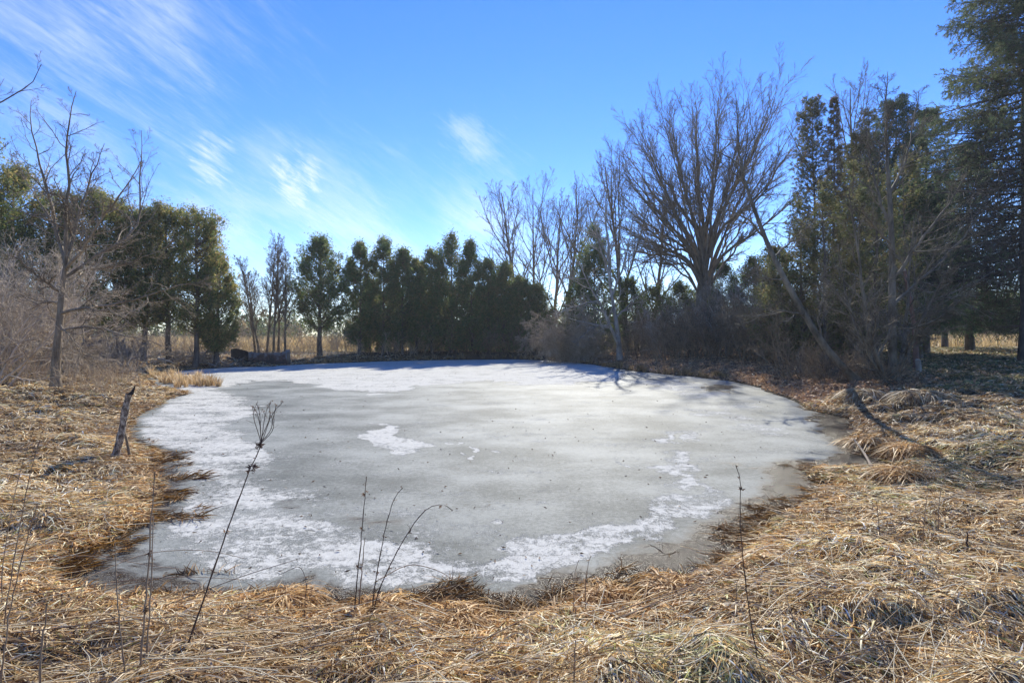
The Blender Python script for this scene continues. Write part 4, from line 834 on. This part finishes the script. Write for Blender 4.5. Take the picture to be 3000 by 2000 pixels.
# near-bank tussocks (things)
tus = [(1395, 1355, 'orange-tan grass tussock at the near shore, right of the wet gap'), (870, 1400, 'dark tangled grass tussock at the near shore, foot of the three weed stalks'), (1545, 1345, 'grass tussock on the near shore corner beside the dark water'), (2010, 1010, 'brown tussock at the right shore by the short stick'), (1990, 930, 'big drooping grey tussock on the right bank'), (2120, 945, 'rounded grey tussock behind the drooping one'), (640, 1385, 'low tussock at the near shore under the long weed stalk'), (1050, 1420, 'ochre tussock beside the wet black gap'), (2110, 1040, 'golden tussock right of the short stick'), (2080, 1095, 'low tussock at the tip of the right inlet')]
def tussock(X, Yq, rad, hgt_, seed, pal, lab, n=520):
    r = R_(seed); z0 = max(gh(X, Yq), 0); G = Geo(); M = 6; t = np.linspace(0, 1, M)[None]
    a_ = r.rand(n) * 6.28; q = r.rand(n) ** .7 * rad * .55; L = rad * r.uniform(.3, .95, n)
    an = a_ + r.randn(n) * 1.5; bx_ = X + np.cos(a_) * q; by_ = Yq + np.sin(a_) * q; top = z0 + hgt_ * (1 - (q / rad) ** 2) * r.uniform(.55, 1.05, n)
    P = np.empty((n, M, 3)); P[..., 0] = bx_[:, None] + np.cos(an)[:, None] * L[:, None] * t; P[..., 1] = by_[:, None] + np.sin(an)[:, None] * L[:, None] * t
    g1 = np.maximum(ground_h(P[..., 0].ravel(), P[..., 1].ravel()).reshape(n, M), 0); P[..., 2] = np.maximum(top[:, None] + hgt_ * .5 * t - (hgt_ * 1.7) * t ** 2, g1 + .008)
    W = (.0022 + .0006 * Yq) * r.uniform(.5, 1.1, n)[:, None] * np.array([.7, 1, 1, .9, .6, .1])[None]; U = norm(np.stack([-np.sin(an), np.cos(an), r.randn(n) * .5], -1))
    G.ribbons(P, W, U, np.array(pal)[r.randint(0, len(pal), n)] * r.uniform(.75, 1.2, n)[:, None])
    tag(G.build('grass_tussock', M_straw), lab, 'grass tuft', 'grass tussocks on the banks')
OR_ = [(.60, .38, .16), (.68, .48, .24), (.42, .24, .09), (.30, .17, .07)]; GY_ = [(.52, .42, .28), (.40, .29, .17), (.60, .50, .36), (.28, .18, .10)]
for i, (px, py, lab) in enumerate(tus):
    X, Yq = gp(px, py, .15); k = .030 * Yq + .12; tussock(X, Yq + .1, k * 1.5, k * .45, 70 + i, GY_ if i in (4, 5) else OR_, lab)

# ------------------------------------------------------------------ old wall, branch pile, posts
M_wall = barkmat('old_planks', (.05, .035, .028), (.45, .43, .41), 3.2, .4, .6)
def old_wall():
    Y0 = 34.0; e = empty('old_wall', (wx(600, Y0), Y0, 0), 'low weathered plank bulkhead with peeling pale paint at the far left shore', 'wall')
    ox = wx(600, Y0); r = R_(3)
    G = Geo(); xs = np.linspace(573, 664, 34); ff = []
    m2, nt, out = newmat('peeling_paint'); tc = N(nt, 'ShaderNodeTexCoord'); n1 = N(nt, 'ShaderNodeTexNoise', Scale=2.2, Detail=6.0, Roughness=.7); nt.links.new(tc.outputs['Object'], n1.inputs['Vector'])
    sx = N(nt, 'ShaderNodeSeparateXYZ'); nt.links.new(tc.outputs['Object'], sx.inputs[0]); ma = N(nt, 'ShaderNodeMath', operation='MULTIPLY_ADD'); ma.inputs[1].default_value = .38; nt.links.new(sx.outputs['Z'], ma.inputs[0]); nt.links.new(n1.outputs[0], ma.inputs[2])
    cr = N(nt, 'ShaderNodeValToRGB'); nt.links.new(ma.outputs[0], cr.inputs[0]); el = cr.color_ramp.elements; el[0].position = .58; el[0].color = (.055, .045, .04, 1); el[1].position = .80; el[1].color = (.22, .22, .22, 1); q = cr.color_ramp.elements.new(.68); q.color = (.12, .065, .045, 1)
    p = N(nt, 'ShaderNodeBsdfPrincipled', Roughness=.8); nt.links.new(cr.outputs[0], p.inputs['Base Color']); nt.links.new(p.outputs[0], out.inputs[0])
    for i, px in enumerate(xs):        # vertical boards of the front
        t = i / 33; Y = Y0 + .5 * t + r.uniform(-.012, .012); x = wx(px, Y) - ox; top = wz(808 + 3.5 * math.sin(t * PI) - (4 if t > .93 else 0) - t * 2, Y) + r.uniform(-.02, .02); w = .062
        P = np.array([[[x, Y - Y0, -.2], [x, Y - Y0, top * .5], [x, Y - Y0 - .02, top]]]); G.tubes(P, np.full((1, 3), w), 6)
    G.build('plank_front', m2, e)
    G = Geo()
    for i in range(20):                 # dark burnt return wall rising to the left
        t = i / 19; px = 571 - 37 * t; Y = Y0 + .1 + 2.6 * t; x = wx(px, Y) - ox; top = wz(810 - 9 * math.sin(min(1, t * 1.4) * PI / 2), Y) + r.uniform(-.03, .03)
        P = np.array([[[x, Y - Y0, -.2], [x, Y - Y0, top * .5], [x, Y - Y0, top]]]); G.tubes(P, np.full((1, 3), .10), 6)
    G.build('plank_side', barkmat('charred', (.012, .010, .009), (.05, .04, .033), 5), e)
    G = Geo(); P = np.array([[[wx(663, Y0 + .5) - ox, .5, -.2], [wx(663, Y0 + .5) - ox, .5, .4], [wx(663, Y0 + .5) - ox, .5, wz(808, 34.5)]]]); G.tubes(P, np.full((1, 3), .11), 8); G.build('end_post', M_bark_dark, e)
old_wall()
# fallen branch piles near the wall
for i, (px, py, L, lab) in enumerate([(500, 838, 5.2, 'fallen grey branch lying on the ice in front of the old wall'), (440, 842, 4.2, 'fallen branch tangle between the reeds and the wall'), (375, 838, 3.4, 'dead branch heap behind the reeds')]):
    X, Y = gp(px, py, .1); rr_ = R_(900 + i); e = empty('fallen_branch', (X, Y, 0.05), lab, 'fallen branch', 'fallen branches near the old wall')
    n = 13; M = 8; P = np.empty((n, M, 3)); P[:, 0] = rr_.randn(n, 3) * np.array([.9, .5, .12]) + np.array([-1.2, .5, .3]); D = norm(np.stack([rr_.uniform(.1, 1, n) * rr_.choice([-1, 1], n, p=[.25, .75]), rr_.uniform(-.6, .4, n), rr_.uniform(.02, .25, n)], -1))
    for q in range(1, M): D = norm(D + rr_.randn(n, 3) * .15 - UP * .07); P[:, q] = P[:, q - 1] + D * L / M * .6
    P[..., 2] = np.maximum(P[..., 2], .02); R = rr_.uniform(.05, .09, n)[:, None] * np.linspace(1, .25, M)[None]; P2, R2 = grow(P, R, 8, rr_, (.1, .97), (.6, .2), .45, 6, .15, .0, .6, .4, .018); P3, R3 = grow(P2, R2, 6, rr_, (.1, .97), (.6, .2), .5, 4, .15, .0, .6, .4, .012)
    for a_ in (P2, P3): a_[..., 2] = np.maximum(a_[..., 2], 0.0)
    G = Geo(); G.tubes(P, R, 5); G.build('branch', M_bark_pale, e, True); G = Geo(); G.tubes(P2, R2, 4); G.tubes(P3, R3, 3); G.build('twigs', M_bark_grey, e, True)

# leaning post with charred tip
def post():
    x, Y = gp(258, 1040, .22); z0 = gh(x, Y); Y = Y; e = empty('leaning_post', (x, Y, z0), 'short bark-flecked post with a black charred slanted tip leaning right on the left bank', 'wooden post')
    top = np.array([wx(299, Y) - x, 0.0, wz(905, Y) - z0]); bot = np.array([0, 0, -.12]); M = 24; S = 18
    t = np.linspace(0, 1, M)[:, None]; P = (bot + (top - bot) * t + np.array([[.02, 0, 0]]) * np.sin(t * 5))[None]; r = R_(8); R = (.054 - .012 * t[:, 0] + .004 * np.sin(t[:, 0] * 19))[None]
    m, nt, out = newmat('flecked_bark'); tc = N(nt, 'ShaderNodeTexCoord'); n1 = N(nt, 'ShaderNodeTexNoise', Scale=28.0, Detail=6.0, Roughness=.75); mp = N(nt, 'ShaderNodeMapping'); mp.inputs['Scale'].default_value = (1, 1, .5); nt.links.new(tc.outputs['Object'], mp.inputs[0]); nt.links.new(mp.outputs[0], n1.inputs['Vector'])
    cr = N(nt, 'ShaderNodeValToRGB'); nt.links.new(n1.outputs[0], cr.inputs[0]); el = cr.color_ramp.elements; el[0].position = .44; el[0].color = (.07, .05, .035, 1); el[1].position = .60; el[1].color = (.5, .42, .32, 1); q = el.new(.50); q.color = (.24, .175, .12, 1)
    p = N(nt, 'ShaderNodeBsdfPrincipled', Roughness=.85); nt.links.new(cr.outputs[0], p.inputs['Base Color']); bp = N(nt, 'ShaderNodeBump', Strength=.8, Distance=.01); nt.links.new(n1.outputs[0], bp.inputs['Height']); nt.links.new(bp.outputs[0], p.inputs['Normal']); nt.links.new(p.outputs[0], out.inputs[0])
    G = Geo(); G.tubes(P, R, S)
    G.V[0] += r.randn(*G.V[0].shape) * .0022; G.build('shaft', m, e, True)
    # slanted tip
    d = norm(top - bot); A = norm(np.cross(d, np.array([0, 1., 0]))); B = np.cross(d, A); th = np.arange(S) * 2 * PI / S; V = []
    if A[0] < 0: A = -A
    for k, f in enumerate((0, .35, .7, 1.0)):
        for a_ in th:
            hgt_ = .02 + .135 * ((math.cos(a_) + 1) / 2) ** 1.3
            rad = .044 * (1 - .35 * f)
            V.append(top + A * math.cos(a_) * rad * (1 if f < 1 else .9) + B * math.sin(a_) * rad * (1 - .45 * f) + d * (hgt_ * f) + A * .02 * f)
    V.append(top + A * .01 + d * .05); V = np.array(V); Q = []
    for k in range(3):
        for j in range(S): Q.append([k * S + j, k * S + (j + 1) % S, (k + 1) * S + (j + 1) % S, (k + 1) * S + j])
    T = [[3 * S + j, 3 * S + (j + 1) % S, 4 * S] for j in range(S)]
    mesh_obj('charred_tip', V, Q, bpy.data.materials['charred'], e, T)
    x2, Y2 = gp(300, 1048, .12); z2 = gh(x2, Y2); e2 = empty('small_stick', (x2, Y2, z2), 'thin brown stick leaning against the charred post', 'stick')
    G = Geo(); Q_ = np.array([[[0, 0, -.05], [wx(290, Y2) - x2, 0.02, wz(1018, Y2) - z2], [wx(279, Y2) - x2, .05, wz(985, Y2) - z2]]]); G.tubes(Q_, np.array([[.022, .02, .014]]), 7); G.build('stick_shaft', M_bark_red, e2, True)
    G = Geo(); G.tubes(np.array([[Q_[0, 2], Q_[0, 2] + np.array([-.02, 0, .05])]]), np.array([[.014, .005]]), 5); G.build('broken_end', M_bark_dark, e2)
post()
# small grey post + rusty pole at the right
x, Y = gp(2109, 870, .5); z0 = gh(x, Y); e = empty('grey_post', (x, Y, z0), 'short square grey wooden post on the lawn right of the alder', 'wooden post')
G = Geo(); hh = wz(826, Y) - z0; G.tubes(np.array([[[0, 0, -.2], [.02, 0, hh * .5], [-.02, 0, hh]]]), np.array([[.11, .105, .10]]), 4); G.build('shaft', M_bark_grey, e)
G = Geo(); G.tubes(np.array([[[-.02, 0, hh], [-.02, 0, hh + .03]]]), np.array([[.10, .03]]), 4); G.build('worn_top', M_bark_pale, e)
x, Y = gp(2103, 862, .5); z0 = gh(x, Y + .6); Y += .6; x = wx(2103, Y); e = empty('broken_snag', (x, Y, z0), 'thin reddish broken dead trunk standing behind the grey post', 'dead trunk')
G = Geo(); G.tubes(resample([(0, 0, -.2), (wx(2104, Y) - x, 0, wz(780, Y) - z0), (wx(2092, Y) - x, 0, wz(700, Y) - z0), (wx(2078, Y) - x, 0, wz(622, Y) - z0)], 10)[None], np.linspace(.10, .055, 10)[None], 8); G.build('trunk', barkmat('snag', (.14, .07, .045), (.30, .17, .12), 8), e, True)
G = Geo(); G.tubes(np.array([[[wx(2078, Y) - x, 0, wz(622, Y) - z0], [wx(2076, Y) - x, 0, wz(612, Y) - z0]]]), np.array([[.05, .012]]), 6); G.build('splintered_top', M_bark_tan, e)
# short stick on right shore
x, Y = gp(2015, 1078, .22); x1, Y1 = gp(1962, 1020, .12); e = empty('shore_stick', (x, Y, gh(x, Y)), 'short dark stick poking from the right bank toward the ice', 'stick')
G = Geo(); P = resample([(0, 0, .05), ((x1 - x) * .5, (Y1 - Y) * .5, .16), (x1 - x, Y1 - Y, wz(1020, Y1) - e.location[2] + .08)], 6); G.tubes(P[None], np.linspace(.022, .014, 6)[None], 7); G.build('stick_shaft', M_bark_dark, e, True)
G = Geo(); G.tubes(np.array([[P[3], P[3] + np.array([.03, -.02, .09])]]), np.array([[.008, .003]]), 5); G.build('side_twig', M_bark_dark, e)

# ------------------------------------------------------------------ foreground weed stalks: (points px,py), depth, radius
M_stalk = barkmat('dry_stalk', (.16, .10, .06), (.42, .32, .21), 30, .2)
M_stalk_dark = barkmat('dark_stalk', (.045, .028, .022), (.12, .08, .06), 30, .2)
def stalk(pts, Y, rad, mat, label, tip=None, group=None, name='weed_stalk', side=None, dY=0):
    px, py = pts[0]; x = wx(px, Y); z0 = gh(x, Y); e = empty(name, (x, Y, z0), label, 'weed stalk', group)
    cv = lambda p, k=0: (wx(p[0], Y + k) - x, k, wz(p[1], Y + k) - z0)
    pp = [cv(p, dY * i / (len(pts) - 1)) for i, p in enumerate(pts)]
    if pp[0][2] > 0: pp = [(pp[0][0] - (pp[1][0] - pp[0][0]) * .05, 0, -.03)] + pp
    P = resample(pp, 20); r = R_(int(px * 7 + py)); P[1:-1] += r.randn(18, 3) * rad * .35
    Rr = np.linspace(1, .45, 20) * rad; Rr[4::5] *= 1.35
    G = Geo(); G.tubes(P[None], Rr[None], 7); G.build('stem', mat, e, True)
    if side:
        G = Geo(); Ps, Rs = grow(P[None], Rr[None], side, r, (.35, .97), (.6, .3), .06, 5, .35, -.1, .5, .4, rad * .22); G.tubes(Ps, Rs, 4); G.build('side_twigs', mat, e, True)
        G = Geo(); c_ = np.repeat(P[[7, 12, 17]], 5, 0) + r.randn(15, 3) * .006 - UP * .01; fan_sprays(G, c_, r, (.012, .030), np.array([[.16, .10, .06]]) * r.uniform(.6, 1.6, (15, 1)), 1.0); fan_sprays(G, np.repeat(P[-2:], 5, 0) + r.randn(10, 3) * .006, r, (.006, .014), np.full((10, 3), (.2, .13, .08)), 1.0); G.build('withered_leaves', M_leaf, e)
    return e, P, Y, x, z0, r
# the long stalk with a seed head
e, P, Y, x, z0, r = stalk([(402, 1560), (470, 1370), (540, 1165), (585, 1050), (600, 1020)], 2.75, .0052, M_stalk_dark, 'long slanting dark weed stalk with a spread seed head, tallest in the foreground', side=6)
hd = [[(600, 1020), (592, 985), (586, 950), (582, 925)], [(600, 1018), (600, 985), (593, 955), (590, 930)], [(600, 1018), (606, 985), (606, 950), (607, 925)], [(601, 1015), (615, 985), (620, 950), (622, 925)], [(602, 1012), (622, 990), (630, 960), (634, 932)], [(602, 1015), (628, 990), (632, 975), (626, 950)], [(600, 1010), (598, 970), (600, 940), (597, 925)], [(603, 1000), (618, 965), (628, 945), (638, 925)]]
G = Geo(); PP = []; rr_ = R_(2)
for q in hd: PP.append(resample([(wx(a_, Y) - x, rr_.randn() * .01 * i, wz(b_, Y) - z0) for i, (a_, b_) in enumerate(q)], 8))
PP = np.stack(PP); G.tubes(PP, np.broadcast_to(np.linspace(.0022, .0011, 8), (8, 8)).copy(), 5); P2, R2 = grow(PP, np.full((8, 8), .0014), 7, rr_, (.4, .99), (.5, .2), .22, 4, .2, .08, .7, .6, .0008); G.tubes(P2, R2, 3); G.build('seed_head', M_stalk_dark, e, True)
G = Geo(); fan_sprays(G, np.concatenate([P2[:, -1], PP[:, -1]]), rr_, (.006, .013), np.full((len(P2) + 8, 3), (.22, .14, .08)), 1.0); G.build('dry_flowers', M_leaf, e)
G = Geo(); c = np.repeat(np.array([[wx(596, Y) - x, 0, wz(1022, Y) - z0], [wx(583, Y) - x, 0, wz(1072, Y) - z0]]), 14, 0) + rr_.randn(28, 3) * .006; fan_sprays(G, c, rr_, (.015, .032), np.full((28, 3), (.10, .06, .045)), 1.0); G.build('withered_leaves', M_leaf, e)
ST = [([(320, 1560), (330, 1420), (344, 1280), (347, 1180), (356, 1082)], 2.5, .0050, M_stalk, 'upright tan stalk with a broken leaf, left of the long slanting one', 5),
 ([(333, 1568), (343, 1420), (349, 1300), (352, 1185)], 2.6, .0046, M_stalk, 'shorter tan stalk right beside the one with the broken leaf', 0),
 ([(287, 1568), (277, 1450), (268, 1350), (264, 1245)], 2.5, .0042, M_stalk, 'plain tan stick stalk left of the two close together', 0),
 ([(92, 1568), (98, 1470), (107, 1388)], 2.35, .0058, M_stalk, 'short thick tan stalk at the lower left corner', 0),
 ([(815, 1385), (824, 1290), (835, 1180), (842, 1094)], 3.55, .0045, M_stalk_dark, 'straight dark stalk, leftmost of the three rising from the near shore', 3),
 ([(825, 1380), (832, 1300), (838, 1235)], 3.6, .0052, M_stalk, 'short stiff stub beside the straight dark stalk', 0),
 ([(855, 1385), (872, 1280), (890, 1190), (912, 1125), (925, 1120)], 3.5, .0042, M_stalk_dark, 'dark stalk with a nodding tip, middle of the three', 8),
 ([(858, 1390), (880, 1330), (920, 1250), (965, 1180), (1000, 1152), (1030, 1158), (1040, 1172)], 3.5, .0044, M_stalk_dark, 'arching dark stalk with a drooping seed head, rightmost of the three', 16),
 ([(1748, 1560), (1720, 1400), (1706, 1280), (1698, 1170), (1706, 1100), (1690, 1068)], 2.6, .0034, M_stalk_dark, 'thin dark twiggy stalk standing against the ice on the right', 9),
 ([(10, 1420), (40, 1240), (70, 1080), (92, 1010)], 3.2, .0040, M_stalk, 'thin tan stalk near the left edge, leaning right', 4),
 ([(5, 1300), (30, 1150), (52, 1060), (78, 985)], 3.6, .0034, M_stalk, 'faint thin stalk behind the leaning one at the left edge', 0),
 ([(0, 1568), (22, 1400), (60, 1240), (85, 1160)], 2.5, .0040, M_stalk, 'tan stalk rising from the lower left corner edge', 3),
 ([(700, 1385), (705, 1340), (692, 1296), (640, 1320)], 3.4, .0026, M_stalk_dark, 'thin bent stem folded over like a hook near the shore', 0),
 ([(1345, 1330), (1352, 1290), (1358, 1275)], 3.6, .0036, M_stalk, 'short stub stalk on the near shore, right of its twin', 0), ([(1318, 1345), (1322, 1305), (1330, 1285)], 3.6, .0036, M_stalk, 'short stub stalk on the near shore, left of its twin', 0),
 ([(2222, 1250), (2221, 1222)], 3.9, .009, M_stalk_dark, 'stubby dark snapped stalk in the right grass', 0), ([(2155, 1180), (2160, 1130), (2172, 1090)], 4.5, .0042, M_stalk, 'upright stalk in the grass on the right', 0), ([(2120, 1220), (2128, 1150), (2135, 1120)], 4.2, .0036, M_stalk, 'thin upright stalk left of its neighbour in the right grass', 0),
 ([(2020, 1210), (2015, 1170), (2013, 1150)], 4.2, .0036, M_stalk_dark, 'thin dark stub in the middle of the right grass', 0), ([(2320, 1560), (2325, 1480), (2335, 1400)], 2.5, .0034, M_stalk, 'slim stalk in the lower right corner', 0), ([(1690, 1385), (1692, 1340), (1700, 1320)], 3.3, .003, M_stalk, 'slim short stalk beside the tall twiggy one', 0),
 ([(1318, 1568), (1320, 1500), (1322, 1470)], 2.5, .005, M_stalk, 'bent brown stub at the bottom of the frame', 0)]
for (pts, Y, rad, mat, lab, side) in ST:
    stalk(pts, Y, rad, mat, lab, side=side or None, group='dead weed stalks in the foreground')
# long reeds lying over the bank: (x0,y0)->(x1,y1)
LY = [([(40, 1385), (200, 1350), (420, 1330), (560, 1340)], .12, M_stalk, 'long pale reed lying across the small inlet, lower left'), ([(190, 1340), (330, 1275), (470, 1268), (560, 1290)], .18, M_stalk, 'arched pale reed over the inlet corner'), ([(60, 1290), (200, 1280), (360, 1310), (500, 1322)], .12, M_stalk, 'thin reed lying over the inlet, uppermost'),
 ([(0, 1470), (230, 1440), (480, 1420), (680, 1430)], .28, M_stalk, 'long straw lying level across the lower left grass'), ([(1400, 1420), (1500, 1385), (1600, 1350), (1705, 1312)], .28, M_stalk, 'pale straight reed on the near bank, upper of the bundle'), ([(1410, 1432), (1520, 1392), (1620, 1350), (1690, 1322)], .27, M_stalk, 'pale straight reed on the near bank, lower of the bundle'), ([(1430, 1428), (1540, 1378), (1640, 1338)], .30, M_stalk, 'short reed inside the near bank bundle'),
 ([(1810, 1475), (2000, 1480), (2150, 1490), (2330, 1478)], .30, M_stalk, 'bent dark reed lying level at the lower right'), ([(1790, 1568), (1920, 1520), (2080, 1480), (2200, 1440)], .28, M_stalk, 'long reed slanting up at the lower right'), ([(2050, 1205), (2150, 1225), (2260, 1250), (2352, 1275)], .4, M_stalk_dark, 'dark thin branch lying over the right grass'), ([(2000, 1250), (2120, 1180), (2240, 1120)], .4, M_stalk, 'pale reed slanting over the right grass'),
 ([(700, 1500), (860, 1470), (1010, 1440)], .3, M_stalk, 'pale reed lying at the bottom centre'), ([(380, 1400), (560, 1330), (690, 1290)], .16, M_stalk_dark, 'thin reed reaching from the bank toward the hooked stem'), ([(870, 1340), (940, 1300), (1010, 1318), (1040, 1340)], .2, M_stalk, 'kinked reed over the ochre tussock'), ([(1090, 1490), (1170, 1450), (1260, 1400)], .3, M_stalk, 'reed leaning up toward the wet gap')]
for (pts, z, mat, lab) in LY:
    w = [gp(p[0], p[1], z) for p in pts]; x0, y0 = w[0]; zb = gh(x0, y0); e = empty('lying_reed', (x0, y0, zb), lab, 'dry reed', 'long dry reeds lying on the bank')
    P = resample([(a_ - x0, b_ - y0, z - zb + .03) for a_, b_ in w], 12); wxy = P[:, :2] + np.array([x0, y0]); P[:, 2] = np.maximum(P[:, 2], np.maximum(ground_h(wxy[:, 0], wxy[:, 1]), 0) - zb + .03)
    G = Geo(); G.tubes(P[None], np.linspace(.0034, .0018, 12)[None], 6); G.build('stem', mat, e, True)
    G = Geo(); r = R_(int(x0 * 100) % 1000 + 3); Ps, Rs = grow(P[None], np.full((1, 12), .002), 3, r, (.5, .98), (.4, .1), .06, 4, .1, .0, .6, .5, .0009); G.tubes(Ps, Rs, 3); G.build('side_twigs', mat, e, True)

# ------------------------------------------------------------------ air: thin volume added to lift the shade in the far trees
def fill_haze():
    x0, x1, y0, y1, z0_, z1 = -1000, 1000, -1000, 1000, -1.6, 60
    V = [(x, y, z) for z in (z0_, z1) for y in (y0, y1) for x in (x0, x1)]
    Q = [(0, 2, 3, 1), (4, 5, 7, 6), (0, 1, 5, 4), (2, 6, 7, 3), (0, 4, 6, 2), (1, 3, 7, 5)]
    m, nt, out = newmat('fill_haze_air'); v = nt.nodes.new('ShaderNodeVolumePrincipled'); v.inputs['Color'].default_value = (.88, .93, 1, 1); v.inputs['Density'].default_value = FILL_HAZE; v.inputs['Anisotropy'].default_value = .35
    nt.links.new(v.outputs[0], out.inputs['Volume']); tag(mesh_obj('fill_haze', V, Q, m), 'thin pale air volume added to lift the shade in the trees', 'fill_haze', kind='stuff')
FILL_HAZE = .00048
fill_haze()
# ------------------------------------------------------------------ light, sky, camera
SUN_AZ = math.radians(8.5); SUN_EL = math.radians(36)
sd = bpy.data.lights.new('sun', 'SUN'); sd.energy = 4.6; sd.angle = math.radians(.53); sd.color = (1, .96, .85)
so = bpy.data.objects.new('sun', sd); COL.objects.link(so)
from mathutils import Vector
v = Vector((math.sin(SUN_AZ) * math.cos(SUN_EL), math.cos(SUN_AZ) * math.cos(SUN_EL), math.sin(SUN_EL)))
so.rotation_euler = v.to_track_quat('Z', 'Y').to_euler(); so.location = (0, 0, 50)
w = bpy.data.worlds.new('World'); sc.world = w; w.use_nodes = True; nt = w.node_tree; nt.nodes.clear()
out = nt.nodes.new('ShaderNodeOutputWorld'); bg = nt.nodes.new('ShaderNodeBackground'); bg.inputs[1].default_value = .14; nt.links.new(bg.outputs[0], out.inputs[0])
sky = nt.nodes.new('ShaderNodeTexSky'); sky.sky_type = 'NISHITA'; sky.sun_disc = False; sky.sun_elevation = SUN_EL; sky.sun_rotation = SUN_AZ; sky.air_density = 1.0; sky.dust_density = .0; sky.ozone_density = 3.0; sky.altitude = 200
hs = N(nt, 'ShaderNodeHueSaturation'); hs.inputs['Saturation'].default_value = 1.34; hs.inputs['Hue'].default_value = .514; hs.inputs['Value'].default_value = 1.0; nt.links.new(sky.outputs[0], hs.inputs['Color'])
gn = N(nt, 'ShaderNodeMix', data_type='RGBA', blend_type='MULTIPLY'); gn.inputs[0].default_value = 1; gn.inputs[7].default_value = (.85, .865, .98, 1); nt.links.new(hs.outputs[0], gn.inputs[6])
tc = N(nt, 'ShaderNodeTexCoord')
def mth(op, a_, b_=None, clamp=False):
    n = N(nt, 'ShaderNodeMath', operation=op); n.use_clamp = clamp
    for i, q in enumerate((a_, b_)):
        if q is None: continue
        if isinstance(q, (int, float)): n.inputs[i].default_value = q
        else: nt.links.new(q, n.inputs[i])
    return n.outputs[0]
def cn(rot, scale, ns, detail=6.0, rough=.6, dist=.6, off=0):
    mp = N(nt, 'ShaderNodeMapping'); mp.vector_type = 'POINT'; mp.inputs['Rotation'].default_value = (0, rot, 0); mp2 = N(nt, 'ShaderNodeMapping'); mp2.inputs['Scale'].default_value = scale; mp2.inputs['Location'].default_value = (off, 0, off)
    nt.links.new(tc.outputs['Generated'], mp.inputs[0]); nt.links.new(mp.outputs[0], mp2.inputs[0]); n = N(nt, 'ShaderNodeTexNoise', Scale=ns, Detail=detail, Roughness=rough, Distortion=dist); nt.links.new(mp2.outputs[0], n.inputs['Vector']); return n.outputs[0]
streak = cn(math.radians(-30), (1, 1, 3.2), 3.0); fine = cn(math.radians(-38), (1, 1, 4.0), 9.0, off=3)
fib = cn(math.radians(-34), (1, 1, 7.0), 16.0, 8.0, .7, .9, 7); streakv = mth('ADD', mth('MULTIPLY', streak, .50), mth('ADD', mth('MULTIPLY', fine, .28), mth('MULTIPLY', fib, .22)))
total = None
def blob(px, py, rad, amt, lo=.40, hi=.68, src=None):
    global total
    c = Vector((px - 1176, F, HZ - py)).normalized()
    vm = N(nt, 'ShaderNodeVectorMath', operation='DISTANCE'); nt.links.new(tc.outputs['Generated'], vm.inputs[0]); vm.inputs[1].default_value = c
    mr = N(nt, 'ShaderNodeMapRange'); mr.interpolation_type = 'SMOOTHSTEP'; nt.links.new(vm.outputs['Value'], mr.inputs[0]); mr.inputs['From Min'].default_value = rad; mr.inputs['From Max'].default_value = -rad * .05
    m2 = N(nt, 'ShaderNodeMapRange'); m2.interpolation_type = 'SMOOTHSTEP'; nt.links.new(mth('ADD', streakv, mth('MULTIPLY', mth('SUBTRACT', mr.outputs[0], 1.0), .30)), m2.inputs[0]); m2.inputs['From Min'].default_value = lo; m2.inputs['From Max'].default_value = hi
    vv = mth('MULTIPLY', mth('MULTIPLY', mr.outputs[0], m2.outputs[0]), amt)
    total = vv if total is None else mth('MAXIMUM', total, vv)
for b in [(190, 110, .62, .55, .36, .70), (420, 40, .45, .30, .38, .72), (480, 385, .19, .85, .40, .60), (440, 370, .28, .35, .38, .68), (680, 415, .17, .85, .40, .60), (620, 390, .26, .32, .36, .66), (500, 490, .38, .48, .36, .66), (760, 545, .46, .42, .33, .64), (1085, 320, .20, .38, .40, .62), (1110, 510, .28, .38, .34, .62), (60, 260, .36, .28, .38, .66)]: blob(*b)
mx = N(nt, 'ShaderNodeMix', data_type='RGBA'); nt.links.new(total, mx.inputs[0]); nt.links.new(gn.outputs[2], mx.inputs[6]); mx.inputs[7].default_value = (5.3, 5.5, 6.0, 1)
nt.links.new(mx.outputs[2], bg.inputs[0])

cam = bpy.data.cameras.new('Camera'); co = bpy.data.objects.new('Camera', cam); COL.objects.link(co); cam.sensor_width = 36; cam.lens = 18; co.location = (0, 0, CH); co.rotation_euler = (PI / 2, 0, 0)
cam.shift_y = -(784 - HZ) / 2352; cam.clip_end = 3000; cam.clip_start = .05
sc.camera = co
sc.render.resolution_x = 1024; sc.render.resolution_y = 682
sc.view_settings.view_transform = 'Standard'; sc.view_settings.look = 'None'; sc.view_settings.gamma = 1; sc.view_settings.use_curve_mapping = False; sc.view_settings.exposure = 0.76
print('TRIS', sum(len(o.data.polygons) for o in bpy.data.objects if o.type == 'MESH'))
